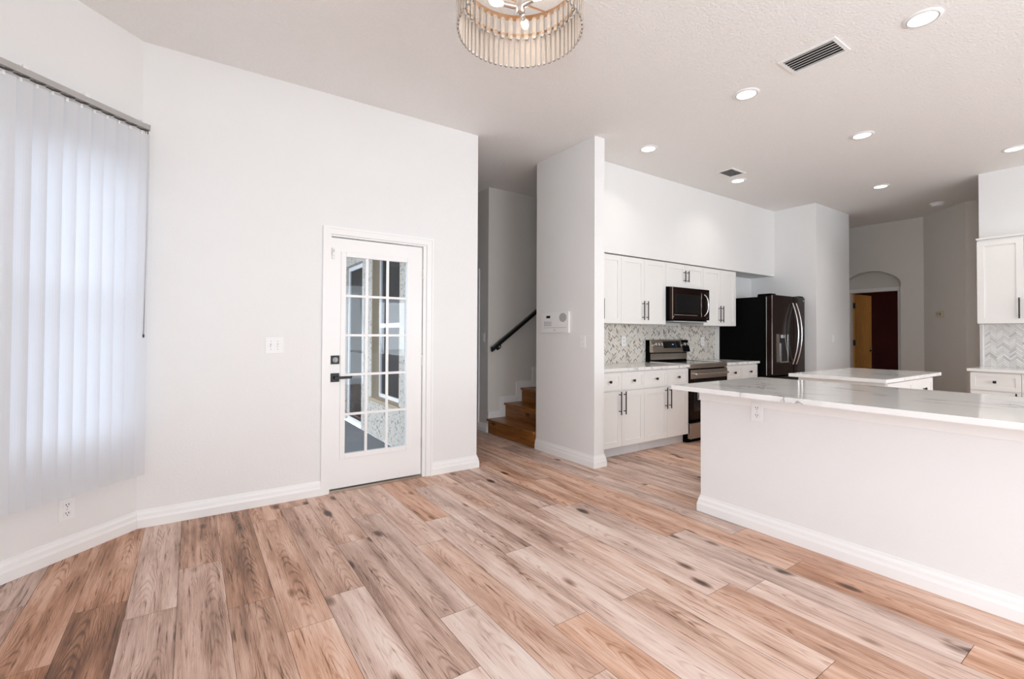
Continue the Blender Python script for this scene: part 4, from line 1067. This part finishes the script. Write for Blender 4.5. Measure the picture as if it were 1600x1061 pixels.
# ------------------------------------------------------------------ refrigerator
def fridge():
    t = thing('refrigerator', 'tall black stainless french-door refrigerator with dispenser', 'refrigerator', (6.302, 3.17, 0)); w = 0.895
    bx('case', M_CASE, t, 0, w, 0.075, 0.80, 0.02, 1.775)
    bm = bm_new(); box(bm, 0.03, w - .03, 0.10, 0.22, 1.7755, 1.800, bev=0.004); box(bm, 0.0, 0.12, 0.02, 0.20, 1.7755, 1.812, bev=0.004); box(bm, w - .12, w, .02, .20, 1.7755, 1.812, bev=0.004); obj('hinge_cover', bm, M_CASE, t)
    for x in (0.06, w - .06):
        for y in (0.12, 0.74):
            bm = bm_new(); lathe(bm, [(0.022, 0.0005), (0.022, 0.0195)], (x, y, 0), 12); obj('foot', bm, M_CASE, t)
    m = 0.560
    ld = bx('door', M_BSTEEL, t, 0, m - 0.003, 0.0, 0.068, 0.72, 1.795, bev=0.010)
    rd = bx('door', M_BSTEEL, t, m + 0.003, w, 0.0, 0.068, 0.72, 1.795, bev=0.010)
    fz = bx('freezer_drawer', M_BSTEEL, t, 0, w, 0.0, 0.068, 0.09, 0.705, bev=0.010)
    bx('edge_strip', M_CHROME, ld, -0.0022, -0.0002, 0.003, 0.013, 0.74, 1.785)
    bx('edge_trim', M_CHROME, t, -0.0022, -0.0002, 0.078, 0.086, 0.72, 1.77)
    # dispenser on the left door
    disp = bx('dispenser', M_BGLASS, ld, 0.085, 0.405, -0.004, 0.0005, 0.885, 1.275, bev=0.003)
    bx('touch_panel', M_STEEL, disp, 0.088, 0.165, -0.0065, -0.0035, 0.90, 1.27)
    bm = bm_new(); box(bm, 0.185, 0.205, -0.014, -0.0035, 0.905, 1.15); box(bm, 0.385, 0.402, -0.008, -0.0035, 0.905, 1.265); box(bm, 0.19, 0.40, -0.012, -0.0035, 0.888, 0.905); box(bm, 0.235, 0.30, -0.020, -0.0035, 1.22, 1.262); obj('dispenser_trim', bm, M_CHROME, disp)
    def bow(x, z0, z1, par, bend):
        bm = bm_new(); pts = []
        for k in range(15):
            s = -1 + 2*k/14; pts.append((x, -0.012 - bend*(1 - s*s), (z0+z1)/2 + s*(z1-z0)/2))
        tube(bm, pts, 0.0105, 10)
        for z in (z0 + .02, z1 - .02): tube(bm, [(x, -0.0005, z), (x, -0.022, z)], 0.009, 8)
        obj('handle', bm, M_CHROME, par, smooth=True, label='bowed chrome handle')
    bow(m - 0.050, 0.86, 1.70, ld, 0.075); bow(m + 0.050, 0.86, 1.70, rd, 0.075)
    bm = bm_new(); tube(bm, [(0.12, -0.055, 0.60), (w - .12, -0.055, 0.60)], 0.0105, 10)
    for x in (0.15, w - .15): tube(bm, [(x, -0.0005, 0.60), (x, -0.055, 0.60)], 0.009, 8)
    obj('handle', bm, M_CHROME, fz, smooth=True)
    bm = bm_new(); lathe(bm, [(0.012, -0.0025), (0.012, -0.0003)], (w - 0.05, 0, 1.745), 14, 'y'); obj('badge', bm, M_CHROME, rd)
    bx('grille', M_CASE, t, 0.02, w - .02, 0.03, 0.074, 0.02, 0.085)
fridge()
GROUPS = {'downlight': 'recessed ceiling downlights', 'wall_cabinet': 'white shaker wall cabinets', 'base_cabinet': 'white shaker base cabinets', 'countertop': 'white quartz countertops',
          'wall_outlet': 'white wall outlets', 'light_switch': 'light switch plates', 'ceiling_vent': 'ceiling air vents', 'tile_backsplash': 'herringbone tile backsplashes'}
for o in SC.objects:
    if o.parent is None and o.name.split('.')[0] in GROUPS: o['group'] = GROUPS[o.name.split('.')[0]]
bpy.context.view_layer.update()
